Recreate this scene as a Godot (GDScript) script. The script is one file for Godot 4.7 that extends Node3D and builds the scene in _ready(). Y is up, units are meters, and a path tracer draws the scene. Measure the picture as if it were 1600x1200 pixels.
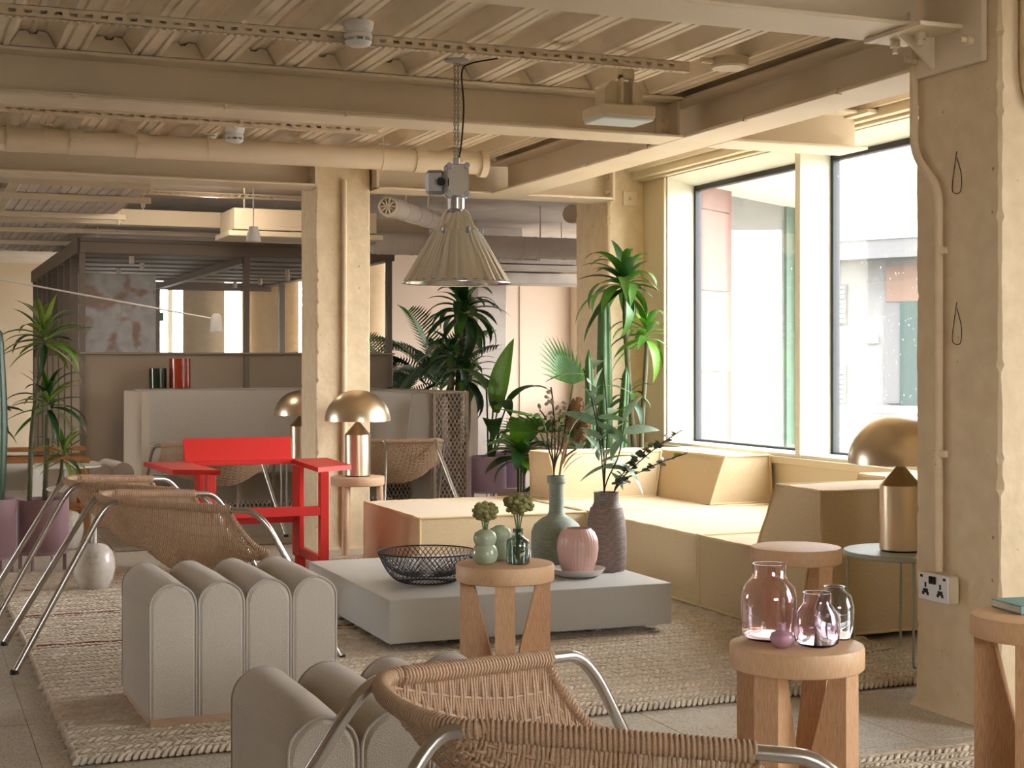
extends Node3D
# A loft lounge with cream-painted steel, a low modular sofa, poufs, woven chairs and plants by the street windows.

func _ready() -> void:
	rng.seed = 20240
	# ---- camera
	var cam := Camera3D.new()
	cam.name = "camera"
	cam.projection = Camera3D.PROJECTION_FRUSTUM
	cam.near = 0.05
	cam.far = 200.0
	cam.size = 0.05 * 1200.0 / 2341.0
	cam.frustum_offset = Vector2(0, -0.05 * 30.0 / 2341.0)
	cam.position = Vector3(0, 1.1, 0)
	cam.rotation.y = -deg_to_rad(22.088)
	add_child(cam)
	cam.current = true
	# ---- overcast sky
	var env := Environment.new()
	var sm := ProceduralSkyMaterial.new()
	sm.sky_top_color = Color(0.9, 0.92, 0.95)
	sm.sky_horizon_color = Color(0.96, 0.965, 0.97)
	sm.ground_horizon_color = Color(0.7, 0.69, 0.67)
	sm.ground_bottom_color = Color(0.5, 0.49, 0.47)
	sm.sky_curve = 0.3
	sm.sun_angle_max = 0.0
	sm.energy_multiplier = 10.5
	var sky := Sky.new()
	sky.sky_material = sm
	env.background_mode = Environment.BG_SKY
	env.sky = sky
	env.tonemap_mode = Environment.TONE_MAPPER_LINEAR
	env.tonemap_exposure = 2.1
	env.sdfgi_enabled = true
	env.ssao_enabled = true
	env.ssil_enabled = true
	var we := WorldEnvironment.new()
	we.name = "overcast_sky"
	we.environment = env
	add_child(we)
	make_materials()
	build_shell()
	build_steel()
	build_windows()
	build_street()
	build_far_rooms()
	build_services()
	build_rugs()
	build_sofa()
	build_tables()
	build_poufs()
	build_woven_chairs()
	build_red_chair()
	build_lamps()
	build_pendant()
	build_grey_sofa()
	build_tabletop()
	build_plants()
	build_small()

# ---------------------------------------------------------------- helpers
var used := {}
var mats := {}
var rng := RandomNumberGenerator.new()
var smooth_id := 20

func numbered(s: String) -> String:
	if used.has(s):
		used[s] += 1
		return "%s_%03d" % [s, used[s]]
	used[s] = 0
	return s

func thing(called: String, label: String, category: String, at := Vector3.ZERO, turn := 0.0, group := "") -> Node3D:
	var o := Node3D.new()
	o.name = numbered(called)
	add_child(o, true)
	o.position = at
	o.rotation.y = turn
	o.set_meta("label", label)
	o.set_meta("category", category)
	if group != "":
		o.set_meta("group", group)
	return o

func part(parent: Node, called: String, mesh, m: Material, kind := "") -> MeshInstance3D:
	var o := MeshInstance3D.new()
	o.name = called
	o.mesh = fin(mesh) if mesh is SurfaceTool else mesh
	o.material_override = m
	parent.add_child(o, true)
	if kind != "":
		o.set_meta("kind", kind)
	return o

func single(called: String, mesh, m: Material, label: String, category: String, group := "") -> MeshInstance3D:
	var o := part(self, numbered(called), mesh, m)
	o.set_meta("label", label)
	o.set_meta("category", category)
	if group != "":
		o.set_meta("group", group)
	return o

func struct(called: String, mesh, m: Material, label: String, category: String) -> MeshInstance3D:
	var o := single(called, mesh, m, label, category)
	o.set_meta("kind", "structure")
	return o

func copy(src: Node3D, at: Vector3, turn: float, label := "", base := "") -> Node3D:
	var c: Node3D = src.duplicate()
	var b := base if base != "" else String(src.name)
	c.name = numbered(b)
	add_child(c, true)
	c.position = at
	c.rotation.y = turn
	if label != "":
		c.set_meta("label", label)
	return c

func S() -> SurfaceTool:
	var st := SurfaceTool.new()
	st.begin(Mesh.PRIMITIVE_TRIANGLES)
	st.set_smooth_group(-1)
	return st

func fin(st: SurfaceTool) -> ArrayMesh:
	st.generate_normals()
	return st.commit()

func face(st: SurfaceTool, p: Array, out: Vector3) -> void:
	var n: Vector3 = (p[0] - p[2]).cross(p[0] - p[1])
	var q := p
	if n.dot(out) < 0.0:
		q = p.duplicate()
		q.reverse()
	for i in range(1, q.size() - 1):
		st.add_vertex(q[0])
		st.add_vertex(q[i])
		st.add_vertex(q[i + 1])

func quad(st: SurfaceTool, a: Vector3, b: Vector3, c: Vector3, d: Vector3) -> void:
	st.add_vertex(a); st.add_vertex(b); st.add_vertex(c)
	st.add_vertex(a); st.add_vertex(c); st.add_vertex(d)

# box with bevelled edges
func cbox(st: SurfaceTool, c: Vector3, s: Vector3, e := 0.003, b := Basis()) -> void:
	var h := s * 0.5
	var ee: float = min(e, min(h.x, min(h.y, h.z)) * 0.9)
	for ax in 3:
		var u := (ax + 1) % 3
		var v := (ax + 2) % 3
		for sg in [-1.0, 1.0]:
			var pts := []
			for d in [[1, 1], [1, -1], [-1, -1], [-1, 1]]:
				var w := Vector3.ZERO
				w[ax] = sg * h[ax]
				w[u] = d[0] * (h[u] - ee)
				w[v] = d[1] * (h[v] - ee)
				pts.append(c + b * w)
			var o := Vector3.ZERO
			o[ax] = sg
			face(st, pts, b * o)
		if ee <= 0.0002:
			continue
		for su in [-1.0, 1.0]:
			for sv in [-1.0, 1.0]:
				var p1 := Vector3.ZERO
				p1[u] = su * h[u]; p1[v] = sv * (h[v] - ee)
				var p2 := Vector3.ZERO
				p2[u] = su * (h[u] - ee); p2[v] = sv * h[v]
				var al := Vector3.ZERO
				al[ax] = h[ax] - ee
				var o := Vector3.ZERO
				o[u] = su; o[v] = sv
				face(st, [c + b * (p1 - al), c + b * (p1 + al), c + b * (p2 + al), c + b * (p2 - al)], b * o)
	if ee <= 0.0002:
		return
	for sx in [-1.0, 1.0]:
		for sy in [-1.0, 1.0]:
			for sz in [-1.0, 1.0]:
				var i := Vector3(sx * (h.x - ee), sy * (h.y - ee), sz * (h.z - ee))
				face(st, [c + b * (i + Vector3(sx * ee, 0, 0)), c + b * (i + Vector3(0, sy * ee, 0)), c + b * (i + Vector3(0, 0, sz * ee))], b * Vector3(sx, sy, sz))

func box(st: SurfaceTool, c: Vector3, s: Vector3, b := Basis()) -> void:
	cbox(st, c, s, 0.0, b)

# box from its two corners
func bx(st: SurfaceTool, x0: float, x1: float, y0: float, y1: float, z0: float, z1: float, e := 0.0) -> void:
	cbox(st, Vector3((x0 + x1) / 2, (y0 + y1) / 2, (z0 + z1) / 2), Vector3(abs(x1 - x0), abs(y1 - y0), abs(z1 - z0)), e)

# swept round tube through points
func tube(st: SurfaceTool, pts: Array, r, n := 8, closed := false, caps := true) -> void:
	var m := pts.size()
	if m < 2:
		return
	var rings := []
	var nrm := Vector3.ZERO
	for i in m:
		var t: Vector3
		if closed:
			t = (pts[(i + 1) % m] - pts[(i - 1 + m) % m])
		elif i == 0:
			t = pts[1] - pts[0]
		elif i == m - 1:
			t = pts[m - 1] - pts[m - 2]
		else:
			t = (pts[i + 1] - pts[i]).normalized() + (pts[i] - pts[i - 1]).normalized()
		t = t.normalized()
		if nrm == Vector3.ZERO:
			nrm = t.cross(Vector3.UP)
			if nrm.length() < 0.05:
				nrm = t.cross(Vector3.RIGHT)
			nrm = nrm.normalized()
		else:
			nrm = (nrm - t * nrm.dot(t)).normalized()
		var bn := t.cross(nrm)
		var rr: float = r[i] if r is Array else r
		var ring := []
		for k in n:
			var a := TAU * k / n
			ring.append(pts[i] + (nrm * cos(a) + bn * sin(a)) * rr)
		rings.append(ring)
	st.set_smooth_group(1)
	var last := m if closed else m - 1
	for i in last:
		var A: Array = rings[i]
		var B: Array = rings[(i + 1) % m]
		for k in n:
			var k2 := (k + 1) % n
			quad(st, A[k], A[k2], B[k2], B[k])
	st.set_smooth_group(-1)
	if caps and not closed:
		face(st, rings[0], pts[0] - pts[1])
		face(st, rings[m - 1], pts[m - 1] - pts[m - 2])

# turned profile: Vector2(radius, height)
func lathe(st: SurfaceTool, prof: Array, n := 32, o := Vector3.ZERO, sharp := 35.0, rib := 0.0, ribs := 0) -> void:
	smooth_id += 1
	for i in prof.size() - 1:
		var a: Vector2 = prof[i]
		var b: Vector2 = prof[i + 1]
		if i > 0:
			var pa: Vector2 = prof[i] - prof[i - 1]
			if abs(rad_to_deg(pa.angle_to(b - a))) > sharp:
				smooth_id += 1
		st.set_smooth_group(smooth_id)
		for k in n:
			var t0 := TAU * k / n
			var t1 := TAU * (k + 1) / n
			var f0 := 1.0
			var f1 := 1.0
			if ribs > 0:
				f0 = 1.0 + rib * cos(t0 * ribs)
				f1 = 1.0 + rib * cos(t1 * ribs)
			var a0 := o + Vector3(a.x * f0 * cos(t0), a.y, a.x * f0 * sin(t0))
			var a1 := o + Vector3(a.x * f1 * cos(t1), a.y, a.x * f1 * sin(t1))
			var b0 := o + Vector3(b.x * f0 * cos(t0), b.y, b.x * f0 * sin(t0))
			var b1 := o + Vector3(b.x * f1 * cos(t1), b.y, b.x * f1 * sin(t1))
			if b.x < 0.00005:
				st.add_vertex(a0); st.add_vertex(a1); st.add_vertex(b0)
			elif a.x < 0.00005:
				st.add_vertex(a0); st.add_vertex(b1); st.add_vertex(b0)
			else:
				quad(st, a0, a1, b1, b0)
	st.set_smooth_group(-1)

# polygon in local xy, extruded along local z
func prism(st: SurfaceTool, poly: Array, xf: Transform3D, d: float) -> void:
	var pv := PackedVector2Array(poly)
	var tri := Geometry2D.triangulate_polygon(pv)
	for sg in [-0.5, 0.5]:
		for i in range(0, tri.size(), 3):
			var pp := []
			for k in 3:
				var q: Vector2 = pv[tri[i + k]]
				pp.append(xf * Vector3(q.x, q.y, sg * d))
			face(st, pp, xf.basis * Vector3(0, 0, sg))
	var cw := Geometry2D.is_polygon_clockwise(pv)
	for i in pv.size():
		var a: Vector2 = pv[i]
		var b: Vector2 = pv[(i + 1) % pv.size()]
		var e := b - a
		var o := Vector3(e.y, -e.x, 0) if not cw else Vector3(-e.y, e.x, 0)
		face(st, [xf * Vector3(a.x, a.y, -d / 2), xf * Vector3(b.x, b.y, -d / 2), xf * Vector3(b.x, b.y, d / 2), xf * Vector3(a.x, a.y, d / 2)], xf.basis * o)

# soft upholstered block from eight corners (bottom four, then top four, in ring order)
func soft_block(st: SurfaceTool, c: Array, bulge: float, n := 8) -> void:
	var mid := Vector3.ZERO
	for p in c:
		mid += p / 8.0
	var faces := [[0, 1, 2, 3], [4, 5, 6, 7], [0, 1, 5, 4], [1, 2, 6, 5], [2, 3, 7, 6], [3, 0, 4, 7]]
	var g := 10
	for f in faces:
		var a: Vector3 = c[f[0]]
		var b: Vector3 = c[f[1]]
		var d: Vector3 = c[f[2]]
		var e: Vector3 = c[f[3]]
		var nn: Vector3 = (b - a).cross(e - a).normalized()
		if nn.dot((a + d) / 2 - mid) < 0:
			nn = -nn
		st.set_smooth_group(g)
		g += 1
		var P := func(u, v):
			var q: Vector3 = a.lerp(b, u).lerp(e.lerp(d, u), v)
			var bu: float = 1.0 - pow(abs(2.0 * u - 1.0), 3.0)
			var bv: float = 1.0 - pow(abs(2.0 * v - 1.0), 3.0)
			return q + nn * bulge * bu * bv
		for i in n:
			for j in n:
				var u0 := float(i) / n
				var u1 := float(i + 1) / n
				var v0 := float(j) / n
				var v1 := float(j + 1) / n
				face(st, [P.call(u0, v0), P.call(u1, v0), P.call(u1, v1), P.call(u0, v1)], nn)
	st.set_smooth_group(-1)

func block_corners(x0, x1, y0, y1, z0, z1) -> Array:
	return [Vector3(x0, y0, z0), Vector3(x1, y0, z0), Vector3(x1, y0, z1), Vector3(x0, y0, z1), Vector3(x0, y1, z0), Vector3(x1, y1, z0), Vector3(x1, y1, z1), Vector3(x0, y1, z1)]

func piping(st: SurfaceTool, c: Array, r := 0.006) -> void:
	for e in [[0, 1], [1, 2], [2, 3], [3, 0], [4, 5], [5, 6], [6, 7], [7, 4], [0, 4], [1, 5], [2, 6], [3, 7]]:
		var a: Vector3 = c[e[0]]
		var b: Vector3 = c[e[1]]
		var pts := []
		var k: int = max(3, int(a.distance_to(b) / 0.06))
		for i in k + 1:
			pts.append(a.lerp(b, float(i) / k) + Vector3(rng.randf_range(-1, 1), rng.randf_range(-1, 1), rng.randf_range(-1, 1)) * 0.0015)
		tube(st, pts, r, 6)

func curve(pts: Array, n := 8) -> Array:
	# Catmull-Rom through the points
	var out := []
	var m := pts.size()
	for i in m - 1:
		var p0: Vector3 = pts[max(i - 1, 0)]
		var p1: Vector3 = pts[i]
		var p2: Vector3 = pts[i + 1]
		var p3: Vector3 = pts[min(i + 2, m - 1)]
		for k in n:
			out.append(p1.cubic_interpolate(p2, p0, p3, float(k) / n))
	out.append(pts[m - 1])
	return out

# a bent pipe: straight runs with rounded corners
func bent(pts: Array, r: float, n := 6) -> Array:
	var out := [pts[0]]
	for i in range(1, pts.size() - 1):
		var a: Vector3 = pts[i - 1]
		var b: Vector3 = pts[i]
		var c: Vector3 = pts[i + 1]
		var ra: float = min(r, a.distance_to(b) * 0.45)
		var rc: float = min(r, c.distance_to(b) * 0.45)
		var p := b + (a - b).normalized() * ra
		var q := b + (c - b).normalized() * rc
		for k in n + 1:
			var t := float(k) / n
			out.append(p.lerp(b, t).lerp(b.lerp(q, t), t))
	out.append(pts[pts.size() - 1])
	return out

# ---------------------------------------------------------------- textures and materials
func gray_noise(sd: int, freq: float, oct := 4, size := 256, type := FastNoiseLite.TYPE_SIMPLEX_SMOOTH) -> Image:
	var f := FastNoiseLite.new()
	f.seed = sd
	f.frequency = freq
	f.noise_type = type
	f.fractal_octaves = oct
	var im := f.get_seamless_image(size, size)
	im.convert(Image.FORMAT_L8)
	return im

# blends from one colour to another along a noise; sx, sy stretch it, speck adds grains
func tint_tex(c0: Color, c1: Color, im: Image, sx := 1, sy := 1, im2: Image = null, c2 := Color.BLACK, cut := 0.7, soft := 0.05) -> ImageTexture:
	var w := im.get_width()
	var out := Image.create(w, w, false, Image.FORMAT_RGB8)
	for y in w:
		for x in w:
			var v := im.get_pixel((x * sx) % w, (y * sy) % w).r
			var c := c0.lerp(c1, v)
			if im2 != null:
				var g := im2.get_pixel(x, y).r
				c = c.lerp(c2, smoothstep(cut - soft, cut + soft, g))
			out.set_pixel(x, y, c)
	return ImageTexture.create_from_image(out)

func height_tex(im: Image, sx := 1, sy := 1) -> ImageTexture:
	var w := im.get_width()
	var out := Image.create(w, w, false, Image.FORMAT_RGB8)
	for y in w:
		for x in w:
			var v := im.get_pixel((x * sx) % w, (y * sy) % w).r
			out.set_pixel(x, y, Color(v, v, v))
	return ImageTexture.create_from_image(out)

func mt(key: String, c: Color, rough := 0.6, metal := 0.0) -> StandardMaterial3D:
	var m := StandardMaterial3D.new()
	m.resource_name = key
	m.albedo_color = c
	m.roughness = rough
	m.metallic = metal
	mats[key] = m
	return m

func tex(m: StandardMaterial3D, t: Texture2D, scale: float, world := false) -> void:
	m.albedo_texture = t
	m.uv1_triplanar = true
	m.uv1_world_triplanar = world
	m.uv1_scale = Vector3(scale, scale, scale)

func relief(m: StandardMaterial3D, t: Texture2D, cm: float) -> void:
	m.heightmap_enabled = true
	m.heightmap_texture = t
	m.heightmap_scale = cm

func glass(key: String, c: Color, a: float, rough := 0.02) -> StandardMaterial3D:
	var m := mt(key, Color(c.r, c.g, c.b, a), rough)
	m.transparency = BaseMaterial3D.TRANSPARENCY_ALPHA
	m.metallic_specular = 0.5
	return m

func c8(r, g, b) -> Color:
	return Color(r / 255.0, g / 255.0, b / 255.0)

func make_materials() -> void:
	var n_big := gray_noise(3, 0.01, 4)
	var n_mid := gray_noise(5, 0.03, 4)
	var n_fine := gray_noise(7, 0.11, 3)
	var n_cell := gray_noise(9, 0.06, 1, 512, FastNoiseLite.TYPE_CELLULAR)
	var n_fine5 := gray_noise(15, 0.14, 2, 512)
	var n_mid5 := gray_noise(17, 0.02, 4, 512)
	var white := Color.WHITE
	# cream paint on steel and on rough concrete
	var m := mt("cream_paint", c8(236, 220, 194), 0.55)
	tex(m, tint_tex(Color(0.96, 0.95, 0.94), white, n_big), 0.5, true)
	m = mt("cream_concrete", c8(235, 214, 180), 0.8)
	tex(m, tint_tex(Color(0.94, 0.93, 0.9), white, n_mid5, 1, 1, gray_noise(21, 0.045, 2, 512), Color(0.72, 0.66, 0.56), 0.94, 0.03), 0.9, true)
	relief(m, height_tex(n_fine), 0.12)
	m = mt("cream_deck", c8(237, 222, 197), 0.5)
	tex(m, tint_tex(Color(0.95, 0.94, 0.93), white, n_mid), 0.8, true)
	m = mt("pale_frame", c8(226, 224, 205), 0.45)
	m = mt("window_trim", c8(220, 204, 172), 0.5)
	m = mt("soffit_white", c8(236, 225, 214), 0.85)
	tex(m, tint_tex(Color(0.9, 0.89, 0.88), white, n_mid), 0.4, true)
	relief(m, height_tex(n_mid), 0.3)
	m = mt("beige_wall", c8(205, 184, 162), 0.85)
	m = mt("black_gasket", c8(38, 40, 42), 0.5)
	# terrazzo
	m = mt("terrazzo", white, 0.45)
	tex(m, tint_tex(c8(196, 187, 171), c8(211, 203, 189), n_mid5, 1, 1, n_fine5, c8(140, 126, 108), 0.72, 0.06), 1.1, true)
	mt("floor_base", c8(184, 174, 158), 0.8)
	# oak
	var w1 := gray_noise(31, 0.02, 5, 512)
	m = mt("oak", white, 0.5)
	tex(m, tint_tex(c8(196, 152, 110), c8(228, 192, 152), w1, 12, 1), 2.2)
	m = mt("oak_upright", white, 0.5)
	tex(m, tint_tex(c8(186, 140, 98), c8(220, 180, 140), w1, 12, 1), 2.0)
	m = mt("pale_wood", c8(214, 180, 148), 0.55)
	tex(m, tint_tex(Color(0.9, 0.88, 0.86), white, w1, 1, 10), 2.0)
	m = mt("orange_wood", c8(186, 126, 68), 0.5)
	tex(m, tint_tex(Color(0.85, 0.82, 0.8), white, w1, 1, 10), 2.0)
	# fabrics
	var weave := Image.create(256, 256, false, Image.FORMAT_L8)
	for y in 256:
		for x in 256:
			var a := 0.5 + 0.5 * sin(TAU * x / 4.0)
			var b := 0.5 + 0.5 * sin(TAU * y / 4.0)
			var v: float = lerp(a, b, float((x / 4 + y / 4) % 2)) * 0.45 + n_fine.get_pixel(x, y).r * 0.35 + n_fine.get_pixel((x * 9) % 256, y).r * 0.3
			weave.set_pixel(x, y, Color(v, v, v))
	m = mt("mustard_fabric", white, 0.9)
	tex(m, tint_tex(c8(190, 162, 120), c8(229, 209, 172), weave), 3.2)
	relief(m, height_tex(weave), 0.08)
	m.rim_enabled = true; m.rim = 0.35; m.rim_tint = 0.6
	m = mt("mustard_piping", c8(222, 198, 154), 0.9)
	m = mt("grey_fabric", white, 0.95)
	tex(m, tint_tex(c8(166, 157, 145), c8(198, 190, 178), weave), 2.6)
	m = mt("grey_piping", c8(176, 168, 156), 0.95)
	var bo := gray_noise(41, 0.09, 3, 256)
	m = mt("boucle", white, 1.0)
	tex(m, tint_tex(c8(184, 172, 156), c8(222, 212, 197), bo), 12.0)
	relief(m, height_tex(bo), 0.1)
	m.rim_enabled = true; m.rim = 0.4; m.rim_tint = 0.5
	mt("boucle_piping", c8(188, 180, 168), 1.0)
	m = mt("jute", white, 0.95)
	tex(m, tint_tex(c8(214, 198, 174), c8(244, 234, 218), n_fine), 6.0)
	m.vertex_color_use_as_albedo = true
	mt("jute_dark", c8(122, 98, 74), 1.0)
	mt("rust_cord", c8(140, 90, 66), 0.9)
	m = mt("far_rug", white, 1.0)
	tex(m, tint_tex(c8(128, 112, 94), c8(178, 164, 146), n_fine, 1, 8), 1.5)
	m = mt("rattan", white, 0.6)
	tex(m, tint_tex(c8(164, 130, 98), c8(208, 178, 146), n_fine, 1, 1), 9.0)
	# metals
	mt("steel_tube", c8(196, 192, 186), 0.25, 1.0)
	m = mt("brushed_brass", c8(222, 204, 176), 0.3, 1.0)
	mt("spun_aluminium", c8(226, 231, 236), 0.16, 1.0)
	mt("cast_aluminium", c8(176, 176, 176), 0.45, 0.9)
	mt("chain_steel", c8(170, 166, 158), 0.35, 1.0)
	mt("black_wire", c8(42, 42, 48), 0.45, 0.3)
	mt("thin_black", c8(30, 28, 26), 0.6)
	mt("mesh_paint", c8(188, 172, 150), 0.55)
	# lacquers and plastics
	m = mt("red_paint", c8(214, 38, 26), 0.45)
	mt("table_grey", c8(196, 195, 190), 0.42)
	mt("sage_metal", c8(170, 180, 168), 0.45)
	mt("white_metal", c8(222, 216, 206), 0.4)
	mt("white_plastic", c8(228, 228, 228), 0.4)
	mt("diffuser", c8(214, 226, 232), 0.35)
	mt("cream_plastic", c8(214, 198, 168), 0.45)
	m = mt("lamp_glow", c8(235, 235, 232), 0.5)
	m.emission_enabled = true
	m.emission = Color(1.0, 0.96, 0.9)
	m.emission_energy_multiplier = 0.35
	mt("dark_slot", c8(28, 24, 22), 0.8)
	mt("mauve_pot", c8(164, 132, 138), 0.6)
	mt("lilac_pot", c8(204, 176, 208), 0.6)
	mt("soil", c8(62, 46, 36), 1.0)
	m = mt("marble", white, 0.2)
	tex(m, tint_tex(c8(206, 198, 184), c8(228, 222, 212), n_mid, 1, 1, gray_noise(51, 0.012, 5, 256), c8(186, 174, 156), 0.74, 0.12), 3.0)
	# ceramics
	m = mt("green_glaze", white, 0.55)
	tex(m, tint_tex(c8(118, 128, 112), c8(160, 166, 150), n_mid, 1, 3), 3.5)
	m = mt("brown_stoneware", white, 0.6)
	tex(m, tint_tex(c8(92, 78, 72), c8(170, 152, 142), n_mid, 1, 8), 3.0)
	relief(m, height_tex(n_mid, 1, 8), 0.2)
	mt("pink_glaze", c8(226, 186, 174), 0.22)
	mt("white_saucer", c8(222, 216, 206), 0.4)
	mt("celadon", c8(170, 180, 152), 0.2)
	mt("lilac_ceramic", c8(190, 146, 164), 0.25)
	# plants
	for g in [["leaf_dark", 42, 78, 36], ["leaf_mid", 78, 128, 42], ["leaf_bright", 112, 166, 44], ["leaf_grey", 166, 196, 170], ["leaf_blue", 104, 118, 114], ["leaf_stripe", 138, 156, 66], ["cactus_green", 78, 118, 66], ["cactus_dark", 46, 74, 42]]:
		m = mt(g[0], c8(g[1], g[2], g[3]), 0.4)
		tex(m, tint_tex(Color(0.78, 0.8, 0.75), white, n_mid), 6.0)
		m.backlight_enabled = not g[0].begins_with("cactus")
		m.backlight = Color(0.25, 0.32, 0.12)
	mt("stem_green", c8(86, 112, 60), 0.6)
	mt("cane_bark", c8(98, 94, 68), 0.9)
	mt("twig_dark", c8(74, 60, 50), 0.85)
	mt("bud_cream", c8(180, 168, 134), 0.7)
	mt("banksia", c8(166, 130, 96), 1.0)
	mt("dry_leaf", c8(182, 154, 116), 0.9)
	m = mt("hydrangea", white, 0.9)
	tex(m, tint_tex(c8(112, 110, 62), c8(166, 160, 106), n_fine), 12.0)
	# glass
	glass("window_glass", c8(236, 244, 242), 0.04)
	m = glass("partition_glass", c8(206, 204, 198), 0.06)
	m.metallic_specular = 0.12
	for gg in [["pink_glass", 252, 237, 241], ["lilac_glass", 249, 237, 249], ["smoke_glass", 222, 225, 228], ["green_glass", 178, 192, 186]]:
		m = glass(gg[0], c8(gg[1], gg[2], gg[3]), 0.0, 0.0)
		m.refraction_enabled = true
		m.refraction_scale = 0.05
	glass("amber_glass", c8(150, 52, 24), 0.82)
	glass("olive_glass", c8(38, 44, 30), 0.86)
	glass("water_drop", c8(245, 248, 250), 0.45)
	glass("shop_glass", c8(120, 126, 124), 0.75)
	# background rooms and street
	mt("dark_bronze", c8(112, 96, 82), 0.55)
	mt("taupe_panel", c8(150, 132, 110), 0.7)
	mt("sign_green", c8(20, 132, 84), 0.5)
	m = mt("stone_slab", white, 0.35)
	tex(m, tint_tex(c8(168, 158, 150), c8(208, 200, 192), n_mid, 1, 1, gray_noise(61, 0.012, 4, 256), c8(150, 108, 80), 0.62, 0.14), 0.8)
	for k in 3:
		m = mt("pink_stone_%d" % k, [c8(130, 92, 88), c8(138, 99, 93), c8(122, 86, 84)][k], 0.85)
		tex(m, tint_tex(Color(0.9, 0.9, 0.9), white, n_mid), 1.2, true)
	mt("cladding_white", c8(212, 212, 210), 0.6)
	mt("cladding_grey", c8(92, 91, 90), 0.7)
	m = mt("street_concrete", c8(128, 126, 123), 0.85)
	tex(m, tint_tex(Color(0.8, 0.8, 0.8), white, n_mid), 0.15, true)
	mt("brown_board", c8(104, 80, 64), 0.7)
	mt("green_door", c8(15, 50, 46), 0.5)
	mt("green_frame", c8(62, 88, 68), 0.5)
	m = mt("asphalt", c8(82, 81, 82), 0.5)
	tex(m, tint_tex(Color(0.8, 0.8, 0.8), white, n_fine), 0.3, true)
	mt("book_teal", c8(116, 160, 156), 0.6)
	mt("book_paper", c8(226, 218, 200), 0.9)
	mt("ink", c8(44, 52, 52), 0.8)
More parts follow.
